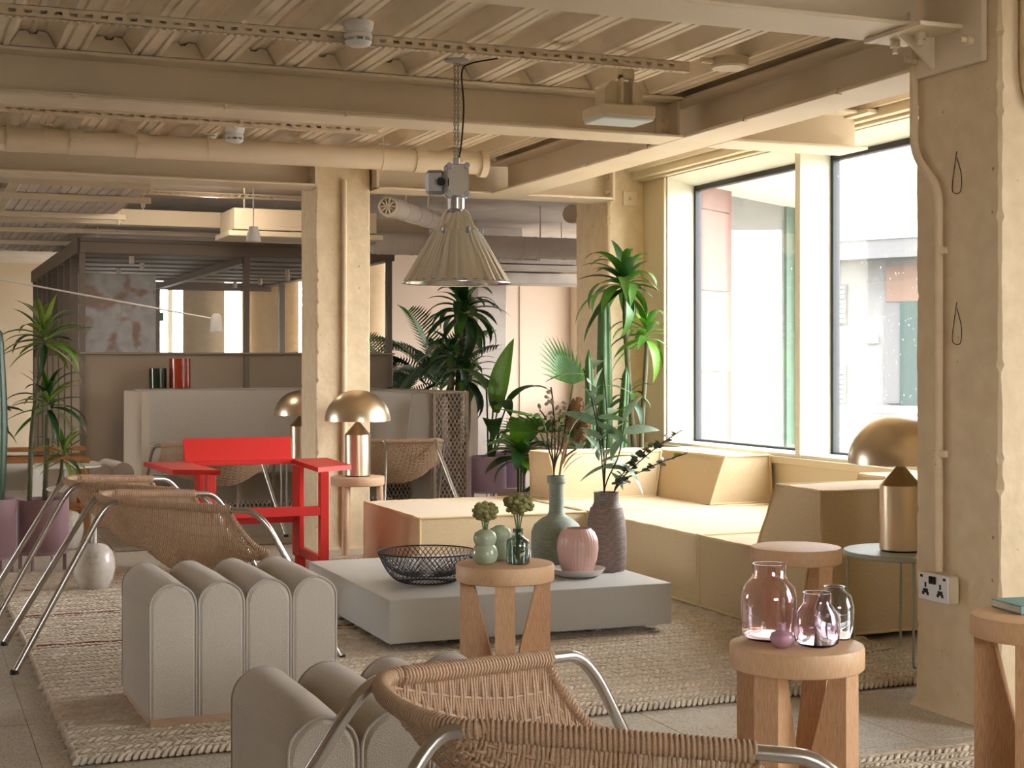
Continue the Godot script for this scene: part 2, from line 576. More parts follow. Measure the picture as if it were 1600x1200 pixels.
# ---------------------------------------------------------------- room shell
func build_shell() -> void:
	var st := S()
	bx(st, -5.2, 9.0, -0.25, -0.006, -21.0, 4.2)
	var fl := struct("floor", st, mats.floor_base, "speckled terrazzo floor of large square slabs", "floor")
	var t := S()
	cbox(t, Vector3.ZERO, Vector3(0.5985, 0.006, 0.5985), 0.0015)
	var tm := fin(t)
	for i in 11:
		for j in 21:
			var p := part(fl, "tile", tm, mats.terrazzo)
			p.position = Vector3(-1.15 + 0.6 * i, -0.003, -1.5 - 0.6 * j)
	# corrugated steel deck over the lounge
	var d := S()
	var prof := [[0.0, 0.0], [0.022, 0.0], [0.026, 0.008], [0.032, 0.008], [0.036, 0.0], [0.078, 0.0], [0.082, 0.008], [0.088, 0.008], [0.092, 0.0], [0.114, 0.0], [0.118, 0.012], [0.148, 0.062], [0.155, 0.066], [0.188, 0.066], [0.194, 0.058], [0.210, 0.058], [0.216, 0.066], [0.249, 0.066], [0.256, 0.062], [0.286, 0.012]]
	var line := []
	for k in range(-19, 14):
		for p in prof:
			line.append(Vector2(0.554 + 0.29 * k + p[0], 2.342 + p[1]))
	for i in line.size() - 1:
		var a: Vector2 = line[i]
		var b: Vector2 = line[i + 1]
		face(d, [Vector3(a.x, a.y, 4.0), Vector3(b.x, b.y, 4.0), Vector3(b.x, b.y, -8.72), Vector3(a.x, a.y, -8.72)], Vector3(0, -1, 0))
	var ce := struct("ceiling", d, mats.cream_deck, "corrugated steel deck ceiling painted cream", "ceiling")
	var sl := S()
	bx(sl, -5.2, 4.8, 2.43, 2.7, -8.75, 4.2)
	part(ce, "slab", sl, mats.soffit_white)
	# closers where the deck flutes pass over the beams
	var fc := S()
	prism(fc, [Vector2(0.114, 0.001), Vector2(0.15, 0.06), Vector2(0.18, 0.064), Vector2(0.19, 0.05), Vector2(0.214, 0.05), Vector2(0.224, 0.064), Vector2(0.254, 0.06), Vector2(0.29, 0.001)], Transform3D(), 0.05)
	var fcm := fin(fc)
	for k in range(-2, 9):
		for zz in [-6.15, -6.3]:
			var q := part(ce, "flute_closer", fcm, mats.cream_paint)
			q.position = Vector3(0.554 + 0.29 * k, 2.342, zz)
	# concrete soffit over the rooms beyond
	var so := S()
	bx(so, -5.2, 9.0, 2.42, 2.7, -21.0, -8.75)
	struct("ceiling_slab", so, mats.soffit_white, "rough white concrete soffit beyond the column beam", "ceiling")
	# outer walls
	var w := S()
	bx(w, -5.4, -5.15, -0.1, 2.7, -21.0, -11.8)
	bx(w, -5.4, -5.15, -0.1, 0.6, -11.8, -9.6)
	bx(w, -5.4, -5.15, 2.2, 2.7, -11.8, -9.6)
	bx(w, -5.4, -5.15, -0.1, 2.7, -9.6, 4.2)
	struct("wall_left", w, mats.beige_wall, "plain beige side wall opposite the street windows", "wall")
	w = S()
	bx(w, -5.4, 5.0, -0.1, 1.35, 4.0, 4.25)
	bx(w, -5.4, 5.0, 2.33, 2.7, 4.0, 4.25)
	bx(w, -5.4, 0.2, 1.35, 2.33, 4.0, 4.25)
	bx(w, 2.7, 5.0, 1.35, 2.33, 4.0, 4.25)
	struct("wall_back", w, mats.beige_wall, "beige end wall of the lounge with one high window", "wall")
	w = S()
	bx(w, -5.4, 2.3, -0.1, 2.7, -20.75, -20.5)
	bx(w, 6.4, 9.0, -0.1, 2.7, -20.75, -20.5)
	bx(w, 2.3, 6.4, -0.1, 0.5, -20.75, -20.5)
	bx(w, 2.3, 6.4, 2.3, 2.7, -20.75, -20.5)
	struct("wall_far", w, mats.cream_paint, "far cream wall with a long bright window", "wall")
	var fw := thing("window_9", "long bright window in the far wall beyond the glazed room", "window", Vector3(4.35, 0.5, -20.62))
	fw.set_meta("kind", "structure")
	var ff := S()
	for x in [-2.02, -1.0, 0.0, 1.0, 2.02]:
		bx(ff, x - 0.03, x + 0.03, 0.0, 1.8, -0.03, 0.03, 0.002)
	bx(ff, -2.05, 2.05, 0.0, 0.05, -0.03, 0.03)
	bx(ff, -2.05, 2.05, 1.75, 1.8, -0.03, 0.03)
	part(fw, "window_frame", ff, mats.pale_frame)
	var fp := S()
	bx(fp, -2.05, 2.05, 0.03, 1.78, -0.004, 0.004)
	part(fw, "pane", fp, mats.window_glass)
	w = S()
	bx(w, 4.9, 7.3, -0.1, 2.7, -15.75, -15.6)
	bx(w, 6.42, 6.45, 0.0, 2.4, -15.6, -15.585)
	struct("wall_partition", w, mats.beige_wall, "smooth beige partition wall behind the purple planters", "wall")
	# wall of the wing towards its own street side
	w = S()
	bx(w, 7.05, 7.3, -0.1, 0.7, -16.0, -10.95)
	bx(w, 7.05, 7.3, 2.4, 2.7, -16.0, -10.95)
	bx(w, 7.05, 7.3, 0.2, 2.35, -16.0, -15.4)
	bx(w, 7.05, 7.3, 0.2, 2.35, -11.2, -10.95)
	struct("wall_wing", w, mats.cream_paint, "cream wall at the end of the rear wing", "wall")
	# street wall below and above the windows
	w = S()
	bx(w, 4.45, 4.69, -0.1, 0.6, -8.75, 4.2)
	bx(w, 4.45, 4.69, 2.28, 2.7, -8.75, 4.2)
	bx(w, 4.45, 4.69, 0.6, 2.28, -8.75, -8.37)
	bx(w, 4.45, 4.69, 0.6, 2.28, -0.84, 4.2)
	bx(w, 4.45, 4.69, 0.6, 2.28, -5.34, -2.31)
	struct("wall_right", w, mats.window_trim, "cream street wall below and above the tall windows", "wall")
	# casing strips above the windows and beside the jamb
	var tr := S()
	bx(tr, 4.36, 4.45, 2.3, 2.36, -8.7, -0.8, 0.003)
	bx(tr, 4.41, 4.45, 2.285, 2.3, -8.7, -0.8, 0.002)
	bx(tr, 4.43, 4.45, 0.62, 2.28, -8.42, -8.375, 0.003)
	bx(tr, 4.425, 4.45, 0.56, 0.6, -8.7, -0.8, 0.003)
	struct("trim_1", tr, mats.window_trim, "cream casing strips around the street windows", "trim")
	# storeys above, which shade the street
	w = S()
	bx(w, -5.4, 4.69, 2.72, 17.0, -21.0, 4.25)
	prism(w, [Vector2(4.6, -9.36), Vector2(7.1, -10.95), Vector2(7.3, -21.0), Vector2(4.6, -21.0)], Transform3D(Basis(Vector3(1, 0, 0), Vector3(0, 0, 1), Vector3(0, -1, 0)), Vector3(0, 9.9, 0)), 14.2)
	struct("upper_wall", w, mats.street_concrete, "grey stone storeys above the lounge, outside over the street", "wall")
	# rough concrete columns
	rough_column("concrete_column", 3.04, 3.86, -4.01, -3.607, 2.42, "rough cream concrete column with a bent conduit and twin power socket", 91)
	rough_column("concrete_column", 2.263, 2.596, -9.02, -8.664, 2.42, "cream concrete column with a straight conduit behind the mushroom lamp", 92)
	rough_column("concrete_column", 4.2, 4.62, -9.2, -8.7, 2.42, "cream concrete pillar behind the cactus at the window jamb", 93)
	w = S()
	bx(w, 5.12, 5.42, 0.0, 2.3, -13.8, -13.5, 0.005)
	bx(w, 5.05, 5.55, 2.3, 2.42, -13.9, -13.4, 0.004)
	struct("white_pillar", w, mats.soffit_white, "slim white pillar behind the purple planters", "pillar")

func rough_column(called: String, x0: float, x1: float, z0: float, z1: float, top: float, label: String, sd: int) -> Node3D:
	var r := RandomNumberGenerator.new()
	r.seed = sd
	var st := S()
	var rings := []
	var n := 130
	var e := [0.01, 0.01, 0.01, 0.01]
	for i in n + 1:
		var y: float = top * i / n
		var flare: float = 0.018 * exp(-y / 0.03)
		for k in 4:
			e[k] = clamp(e[k] + r.randf_range(-0.0025, 0.0025), 0.003, 0.010)
			if r.randf() < 0.05:
				e[k] = 0.017
		var a := x0 - flare
		var b := x1 + flare
		var c := z0 - flare
		var d := z1 + flare
		rings.append([Vector3(a + e[0], y, d), Vector3(b - e[1], y, d), Vector3(b, y, d - e[1]), Vector3(b, y, c + e[2]), Vector3(b - e[2], y, c), Vector3(a + e[3], y, c), Vector3(a, y, c + e[3]), Vector3(a, y, d - e[0])])
	for i in n:
		for k in 8:
			var k2 := (k + 1) % 8
			var mid: Vector3 = (rings[i][k] + rings[i][k2]) / 2
			face(st, [rings[i][k], rings[i][k2], rings[i + 1][k2], rings[i + 1][k]], Vector3(mid.x - (x0 + x1) / 2, 0, mid.z - (z0 + z1) / 2))
	var o := struct(called, st, mats.cream_concrete, label, "column")
	return o

func build_windows() -> void:
	var zs := []
	var z := -8.37
	for k in 5:
		zs.append([z, z + 1.465])
		z += 1.515
	zs = [zs[0], zs[1], zs[4]]
	for k in zs.size():
		var a: float = zs[k][0]
		var b: float = zs[k][1]
		var zc := (a + b) / 2
		var hw := (b - a) / 2
		var lab: String = ["tall street window beside the pillar, facing a pink stone shopfront", "tall street window behind the brass lamp, facing a green louvred door"][k] if k < 2 else "tall street window on the near side of the socket column"
		var w := thing("window_%d" % (k + 1), lab, "window", Vector3(4.45, 0.6, zc))
		w.set_meta("kind", "structure")
		var st := S()
		# splayed pale reveals: sill, head and the two fins
		bx(st, 0.0, 0.235, 0.0, 0.018, -hw, hw, 0.002)
		prism(st, [Vector2(0, 1.68), Vector2(0.235, 1.62), Vector2(0.235, 1.69), Vector2(0, 1.69)], Transform3D(Basis(), Vector3.ZERO), hw * 2)
		part(w, "reveal", st, mats.pale_frame)
		var f := S()
		bx(f, -0.004, 0.235, -0.0, 1.69, hw, hw + 0.05, 0.003)
		part(w, "mullion", f, mats.pale_frame)
		if k == 0:
			f = S()
			bx(f, 0.0, 0.235, 0.0, 1.69, -hw - 0.01, -hw + 0.004, 0.002)
			part(w, "jamb_lining", f, mats.pale_frame)
		var g := S()
		for zz in [-hw + 0.012, hw - 0.012]:
			bx(g, 0.19, 0.235, 0.012, 1.64, zz - 0.012, zz + 0.012, 0.002)
		bx(g, 0.19, 0.235, 0.012, 0.03, -hw, hw, 0.002)
		bx(g, 0.19, 0.235, 1.6, 1.64, -hw, hw, 0.002)
		part(w, "gasket_frame", g, mats.black_gasket)
		var p := S()
		bx(p, 0.21, 0.216, 0.02, 1.63, -hw + 0.01, hw - 0.01)
		part(w, "pane", p, mats.window_glass)
		if k < 2:
			# raindrops on the outside of the glass
			var r := RandomNumberGenerator.new()
			r.seed = 880 + k
			var dst := S()
			ball(dst, Vector3.ZERO, Vector3(0.6, 1.0, 1.0), 6)
			var mm := MultiMesh.new()
			mm.transform_format = MultiMesh.TRANSFORM_3D
			mm.mesh = fin(dst)
			mm.instance_count = 420 if k == 1 else 120
			for i in mm.instance_count:
				var sc := r.randf_range(0.0012, 0.003)
				var zz := r.randf_range(-hw + 0.03, hw - 0.03) if k == 1 else hw - 0.03 - absf(r.randfn()) * 0.12
				mm.set_instance_transform(i, Transform3D(Basis().scaled(Vector3(sc, sc * r.randf_range(0.9, 2.2), sc)), Vector3(0.217, clampf(0.75 + r.randfn() * 0.4, 0.06, 1.55), zz)))
			var mi := MultiMeshInstance3D.new()
			mi.name = "raindrops"
			mi.multimesh = mm
			mi.material_override = mats.water_drop
			mi.set_meta("kind", "stuff")
			w.add_child(mi, true)

# ---------------------------------------------------------------- steel frame
func h_beam(st: SurfaceTool, a: Vector3, b: Vector3, y0 := 2.15, depth := 0.19, wide := 0.24) -> void:
	# along x or along z
	var ax := 0 if abs(b.x - a.x) > abs(b.z - a.z) else 2
	var ln: float = abs(b[ax] - a[ax])
	var mid := (a + b) / 2
	var s := Vector3(ln, ln, ln)
	var cr := 2 if ax == 0 else 0
	s.y = 0.014
	s[cr] = wide
	cbox(st, Vector3(mid.x, y0 + 0.007, mid.z), s, 0.003)
	cbox(st, Vector3(mid.x, y0 + depth - 0.007, mid.z), s, 0.003)
	s.y = depth - 0.026
	s[cr] = 0.012
	cbox(st, Vector3(mid.x, y0 + depth / 2, mid.z), s, 0.0)

func bolt(st: SurfaceTool, p: Vector3, dir: Vector3, r := 0.016, l := 0.022) -> void:
	tube(st, [p, p + dir * l], r, 6)
	tube(st, [p + dir * l, p + dir * l * 1.9], r * 0.6, 8)

func build_steel() -> void:
	var cp: Material = mats.cream_paint
	# beam over the lounge
	var t := thing("cross_beam", "cream steel beam crossing the lounge ceiling behind the pendant", "beam", Vector3(0, 2.15, -6.24))
	t.set_meta("kind", "structure")
	var st := S()
	h_beam(st, Vector3(-5.1, 0, 0), Vector3(3.34, 0, 0), 0.0)
	part(t, "beam_section", st, cp)
	st = S()
	h_beam(st, Vector3(3.59, 0, 0), Vector3(4.36, 0, 0), 0.0)
	bx(st, 4.3, 4.36, 0.165, 0.185, -0.2, 0.2, 0.002)
	part(t, "stub_section", st, cp)
	st = S()
	bx(st, 3.318, 3.332, 0.02, 0.17, 0.006, 0.1, 0.002)
	bx(st, 3.25, 3.335, 0.03, 0.16, 0.008, 0.02, 0.002)
	for y in [0.05, 0.09, 0.13]:
		bolt(st, Vector3(3.29, y, 0.02), Vector3(0, 0, 1), 0.012, 0.012)
	part(t, "end_cleat", st, cp)
	for x in [0.62, 1.22, 1.73, 2.22]:
		st = S()
		bx(st, x - 0.006, x + 0.006, -0.004, 0.02, 0.1, 0.126, 0.002)
		part(t, "cable_clip", st, cp)
	st = S()
	tube(st, [Vector3(-5.0, 0.018, 0.112), Vector3(2.2, 0.018, 0.112), Vector3(2.75, 0.018, 0.11)], 0.004, 6)
	part(t, "clipped_cable", st, cp)
	# nearest beam, bolted to the socket column
	t = thing("cross_beam", "cream steel beam bolted to the socket column by a bracket", "beam", Vector3(0, 2.15, -3.95))
	t.set_meta("kind", "structure")
	st = S()
	h_beam(st, Vector3(-5.1, 0, 0), Vector3(2.99, 0, 0), 0.0)
	part(t, "beam_section", st, cp)
	st = S()
	bx(st, 3.018, 3.038, -0.13, 0.2, -0.06, 0.29, 0.003)
	bx(st, 2.86, 3.02, -0.016, -0.002, -0.09, 0.2, 0.002)
	prism(st, [Vector2(0, 0), Vector2(0.13, 0), Vector2(0.13, -0.1)], Transform3D(Basis(), Vector3(2.888, -0.016, 0.06)), 0.012)
	part(t, "bracket", st, cp)
	for p in [Vector3(3.018, -0.07, -0.03), Vector3(3.018, -0.06, 0.24), Vector3(3.018, 0.15, 0.24)]:
		st = S()
		bolt(st, p, Vector3(-1, 0, 0))
		part(t, "bolt", st, cp)
	for p in [Vector3(2.93, -0.016, -0.02), Vector3(2.93, -0.016, 0.11)]:
		st = S()
		bolt(st, p, Vector3(0, -1, 0))
		part(t, "bolt", st, cp)
	st = S()
	bolt(st, Vector3(2.93, 0.014, 0.06), Vector3(0, 1, 0))
	part(t, "bolt", st, cp)
	# long beam beside the windows
	t = thing("edge_beam", "long cream steel beam running beside the street windows", "beam", Vector3(3.465, 2.15, 0))
	t.set_meta("kind", "structure")
	st = S()
	h_beam(st, Vector3(0, 0, -4.02), Vector3(0, 0, -8.59), 0.0)
	part(t, "beam_section", st, cp)
	st = S()
	h_beam(st, Vector3(0, 0, -3.6), Vector3(0, 0, 4.0), 0.0)
	part(t, "near_section", st, cp)
	for z in [-7.2, -6.7, -6.5, -5.6, -4.9]:
		st = S()
		bx(st, -0.125, -0.1, -0.004, 0.02, z - 0.006, z + 0.006, 0.002)
		part(t, "cable_clip", st, cp)
	# beam on the far columns
	t = thing("column_beam", "cream steel beam framed between the far concrete columns", "beam", Vector3(0, 2.15, -8.71))
	t.set_meta("kind", "structure")
	for seg in [[-5.1, 2.25], [2.61, 4.19]]:
		st = S()
		h_beam(st, Vector3(seg[0], 0, 0), Vector3(seg[1], 0, 0), 0.0, 0.2, 0.26)
		for x in ([seg[1] - 0.008] if seg[1] < 3 else [seg[0] + 0.008, seg[1] - 0.008]):
			bx(st, x - 0.008, x + 0.008, -0.005, 0.2, -0.12, 0.13, 0.002)
			for y in [0.05, 0.15]:
				bolt(st, Vector3(x + (-0.008 if x > 3.5 or x < 2.5 else 0.008), y, 0.07), Vector3(-1 if x > 3.5 or x < 2.5 else 1, 0, 0), 0.014, 0.012)
		part(t, "beam_section", st, cp)
	# plate on the jamb pillar
	st = S()
	bx(st, 4.3, 4.4, 2.13, 2.22, -8.7, -8.685, 0.002)
	bolt(st, Vector3(4.35, 2.175, -8.685), Vector3(0, 0, 1), 0.012, 0.01)
	struct("bearing_plate", st, cp, "small bolted plate on the pillar by the window jamb", "plate")

# ---------------------------------------------------------------- street outside
func build_street() -> void:
	var st := S()
	bx(st, 4.8, 60, -0.6, -0.15, -45, 25)
	struct("street_ground", st, mats.asphalt, "wet grey street surface outside the windows", "street")
	# wing of the same building: pink stone piers around a shop window
	var d := Vector3(0.844, 0, -0.536)
	var nrm := Vector3(0.536, 0, 0.844)
	var b := Basis(d, Vector3.UP, nrm)
	var t := thing("stone_shopfront", "pink sandstone shopfront with a large dark framed window outside", "shopfront", Vector3(4.6, 0, -9.33))
	t.set_meta("kind", "structure")
	t.basis = b
	var q := S()
	cbox(q, Vector3.ZERO, Vector3(1.0, 0.595, 0.3), 0.006)
	var bm := fin(q)
	for row in 10:
		for col in [[0.0, 1.38], [2.86, 3.0]]:
			var y := -0.15 + 0.6 * row
			if row >= 5:
				continue
			var blk := part(t, "stone_block", bm, mats["pink_stone_%d" % ((row * 2 + int(col[0])) % 3)])
			blk.position = Vector3((col[0] + col[1]) / 2, y + 0.3, 0)
			blk.scale = Vector3(col[1] - col[0] - 0.004, 1, 1)
	for row in 5:
		for k in 3:
			var x0 := 0.0 + k * 1.0
			var blk := part(t, "stone_block", bm, mats["pink_stone_%d" % ((row + k) % 3)])
			blk.position = Vector3(x0 + 0.5, 2.85 + 0.3 + 0.6 * row, 0)
			blk.scale = Vector3(0.996, 1, 1)
	st = S()
	bx(st, 1.38, 2.86, 2.43, 2.52, -0.02, 0.1, 0.003)
	bx(st, 1.38, 1.42, -0.1, 2.44, -0.02, 0.04, 0.002)
	bx(st, 2.76, 2.86, -0.1, 2.44, -0.04, 0.08, 0.002)
	bx(st, 1.38, 2.86, -0.15, 0.1, -0.04, 0.04, 0.002)
	part(t, "shop_frame", st, mats.cladding_grey)
	st = S()
	bx(st, 2.6, 2.76, 0.1, 2.43, -0.03, 0.03, 0.002)
	part(t, "green_post", st, mats.green_frame)
	st = S()
	bx(st, 1.42, 2.6, 0.1, 2.43, -0.006, 0.006)
	part(t, "shop_pane", st, mats.shop_glass)
	st = S()
	bx(st, 1.38, 2.86, 2.52, 2.86, -0.1, 0.02, 0.002)
	part(t, "fascia", st, mats.pink_stone_0)
	# building across the street
	var p0 := Vector3(16.18, 0.3, -23.65)
	var fd := Vector3(sin(deg_to_rad(28.5)), 0, cos(deg_to_rad(28.5)))
	var fn := Vector3(-fd.z, 0, fd.x)
	var o := thing("street_building", "white panelled building with grey base across the street", "building", p0)
	o.basis = Basis(fd, Vector3.UP, -fn)
	# local x runs along the facade, z faces away from us
	st = S()
	bx(st, -14, 12, -0.6, 2.75, 0.05, 2.0)
	part(o, "base_wall", st, mats.street_concrete)
	st = S()
	bx(st, -14, 12, 2.72, 3.05, -0.5, 2.0)
	part(o, "soffit_band", st, mats.cladding_grey)
	var ps := S()
	cbox(ps, Vector3.ZERO, Vector3(1.92, 1.37, 0.06), 0.008)
	var pm := fin(ps)
	for r in 2:
		for k in 13:
			var p := part(o, "cladding_panel", pm, mats.cladding_white)
			p.position = Vector3(-13.2 + 1.94 * k + 0.35, 3.05 + 0.69 + 1.39 * r, -0.5)
	st = S()
	bx(st, -14, 12, 3.0, 5.85, -0.46, 2.0)
	part(o, "backing_wall", st, mats.cladding_grey)
	# doorway with a brown board and a green louvred door
	st = S()
	bx(st, 0.95, 3.6, 0.1, 2.72, -0.02, 0.06)
	part(o, "recess_frame", st, mats.cladding_grey)
	st = S()
	bx(st, 0.98, 3.4, 1.95, 2.6, -0.05, 0.0)
	part(o, "brown_board", st, mats.brown_board)
	var dr := S()
	bx(dr, 1.25, 3.4, 0.05, 1.95, -0.06, -0.01, 0.004)
	var door := part(o, "door", dr, mats.green_door)
	var lv := S()
	cbox(lv, Vector3.ZERO, Vector3(1.5, 0.05, 0.06), 0.004, Basis(Vector3.RIGHT, 0.5))
	var lm := fin(lv)
	for k in 18:
		var l := part(door, "louvre", lm, mats.green_door)
		l.position = Vector3(2.55, 0.28 + 0.083 * k, -0.1)
	for y in [0.35, 1.85]:
		st = S()
		bx(st, -0.25, 0.15, y - 0.3, y + 0.45, 0.0, 0.05)
		var v := part(o, "vent", st, mats.cladding_grey)
		for k in 8:
			st = S()
			bx(st, -0.22, 0.12, y - 0.26 + 0.09 * k, y - 0.22 + 0.09 * k, -0.03, 0.02, 0.003)
			part(v, "slat", st, mats.cladding_white)
	st = S()
	bx(st, 0.46, 0.78, 1.2, 1.36, 0.0, 0.05)
	var sg := part(o, "wall_sign", st, mats.cladding_white)
	st = S()
	tube(st, [Vector3(0.52, 1.28, 0.0), Vector3(0.52, 1.28, -0.006)], 0.04, 12)
	bx(st, 0.58, 0.75, 1.27, 1.29, -0.004, 0.001)
	part(sg, "sign_mark", st, mats.lilac_ceramic)
	st = S()
	bx(st, -14, 12, -0.6, 0.06, -3.2, 0.1, 0.02)
	part(o, "kerb", st, mats.street_concrete)
# ---------------------------------------------------------------- rooms beyond the columns
func build_far_rooms() -> void:
	var br: Material = mats.dark_bronze
	# glazed meeting room
	var t := thing("glazed_room", "bronze framed glazed meeting room with solid lower panels behind the grey sofa", "partition", Vector3(0, 0, -12.2))
	t.set_meta("kind", "structure")
	var st := S()
	bx(st, 1.28, 3.86, 1.98, 2.07, -0.04, 0.04, 0.003)
	bx(st, 1.28, 3.86, 2.07, 2.1, -0.05, 0.05, 0.003)
	part(t, "head_rail", st, br)
	st = S()
	bx(st, 1.28, 3.86, 1.185, 1.2, -0.05, 0.05, 0.002)
	part(t, "sill_rail", st, mats.taupe_panel)
	for x in [1.3, 2.6, 3.82]:
		st = S()
		bx(st, x - 0.022, x + 0.022, 0.0, 2.0, -0.03, 0.03, 0.003)
		part(t, "post", st, br)
	for x in [1.95, 3.21]:
		st = S()
		bx(st, x - 0.64, x + 0.64, 0.02, 1.185, -0.02, 0.02, 0.003)
		part(t, "lower_panel", st, mats.taupe_panel)
	for k in 2:
		st = S()
		bx(st, [1.322, 2.622][k], [2.578, 3.798][k], 1.2, 1.98, -0.004, 0.004)
		part(t, "pane", st, mats.partition_glass)
	# side walls of the room, running back
	st = S()
	for x in [1.3, 3.82]:
		bx(st, x - 0.04, x + 0.04, 1.98, 2.1, -4.6, 0.0, 0.003)
	part(t, "side_rail", st, br)
	for k in 8:
		st = S()
		bx(st, 1.27, 1.33, 0.0, 2.0, -0.6 - 0.55 * k - 0.02, -0.6 - 0.55 * k + 0.02, 0.002)
		part(t, "side_post", st, br)
	for z in [-1.3, -2.6, -3.9]:
		st = S()
		bx(st, 3.79, 3.85, 0.0, 2.0, z - 0.025, z + 0.025, 0.002)
		part(t, "side_post", st, br)
	st = S()
	bx(st, 3.81, 3.83, 0.0, 1.185, -4.6, 0.0)
	bx(st, 1.28, 1.32, 0.0, 1.185, -4.6, 0.0)
	part(t, "side_panel", st, mats.taupe_panel)
	st = S()
	bx(st, 1.28, 3.86, 1.93, 2.02, -4.65, -4.58, 0.002)
	bx(st, 2.56, 2.62, 0.0, 2.0, -4.64, -4.58, 0.002)
	bx(st, 1.28, 3.86, 0.0, 0.9, -4.63, -4.6, 0.002)
	part(t, "rear_frame", st, br)
	st = S()
	bx(st, 2.56, 2.63, 1.93, 1.99, -4.6, 0.0, 0.002)
	part(t, "ridge_rail", st, br)
	for k in 7:
		st = S()
		bx(st, 1.34, 3.78, 2.0, 2.07, -0.5 - 0.58 * k - 0.17, -0.5 - 0.58 * k + 0.17, 0.004)
		part(t, "roof_slat", st, br)
	for k in 10:
		st = S()
		var x: float = [1.75, 3.35][k % 2]
		lathe(st, [Vector2(0, -0.06), Vector2(0.022, -0.06), Vector2(0.022, 0.0), Vector2(0, 0.0)], 10, Vector3(x + 0.1 * (k % 3), 2.0, -0.5 - 0.4 * k))
		part(t, "spotlight", st, mats.cream_paint)
	# stone slab standing in the room
	st = S()
	bx(st, 1.45, 2.15, 0.0, 1.93, -14.1, -14.02, 0.006)
	single("stone_slab", st, mats.stone_slab, "tall slab of rust veined grey stone inside the glazed room", "slab")
	# round columns in the bright hall behind
	for a in [[3.25, -17.6, 0.24], [4.15, -17.9, 0.3], [5.05, -17.4, 0.33]]:
		st = S()
		lathe(st, [Vector2(a[2] + 0.03, 0), Vector2(a[2], 0.04), Vector2(a[2], 2.2), Vector2(a[2], 2.42)], 32, Vector3(a[0], 0, a[1]))
		var c := struct("round_column", st, mats.cream_concrete, "round cream column in the bright hall seen through the glazed room", "column")
		c.set_meta("group", "round columns in the bright hall")
	# exit sign
	st = S()
	bx(st, 2.55, 2.85, 1.62, 1.72, -18.02, -18.0, 0.002)
	tube(st, [Vector3(2.7, 1.72, -18.01), Vector3(2.7, 2.42, -18.01)], 0.006, 6)
	var ex := single("exit_sign", st, mats.sign_green, "small green running-figure exit sign beyond the glazed room", "sign")
	st = S()
	bx(st, 2.6, 2.66, 1.65, 1.7, -18.0, -17.995)
	part(ex, "figure_mark", st, mats.white_plastic)
	st = S()
	bx(st, 2.72, 2.8, 1.665, 1.68, -18.0, -17.995)
	part(ex, "arrow_mark", st, mats.white_plastic)

# ---------------------------------------------------------------- ceiling services
func tray(called: String, x0: float, x1: float, y: float, z: float, label: String, w := 0.04, h := 0.04, m: Material = null) -> void:
	# slotted steel channel along x
	var st := S()
	var p := 0.05
	bx(st, x0, x1, y + h * 0.62, y + h, z + w / 2 - 0.002, z + w / 2)
	bx(st, x0, x1, y, y + h * 0.34, z + w / 2 - 0.002, z + w / 2)
	bx(st, x0, x1, y, y + h, z - w / 2, z - w / 2 + 0.002)
	bx(st, x0, x1, y + h - 0.002, y + h, z - w / 2, z + w / 2)
	bx(st, x0, x1, y, y + 0.002, z + w * 0.2, z + w / 2)
	bx(st, x0, x1, y, y + 0.002, z - w / 2, z - w * 0.2)
	var k := 0
	var x := x0
	while x < x1 - 0.001:
		bx(st, x, min(x + 0.026, x1), y + h * 0.34, y + h * 0.62, z + w / 2 - 0.002, z + w / 2)
		bx(st, x, min(x + 0.013, x1), y, y + 0.002, z - w * 0.2, z + w * 0.2)
		bx(st, x + 0.025, min(x + 0.038, x1), y, y + 0.002, z - w * 0.2, z + w * 0.2)
		x += p
		k += 1
	var o := single(called, st, m if m != null else mats.cream_paint, label, "tray")
	o.set_meta("label", label)

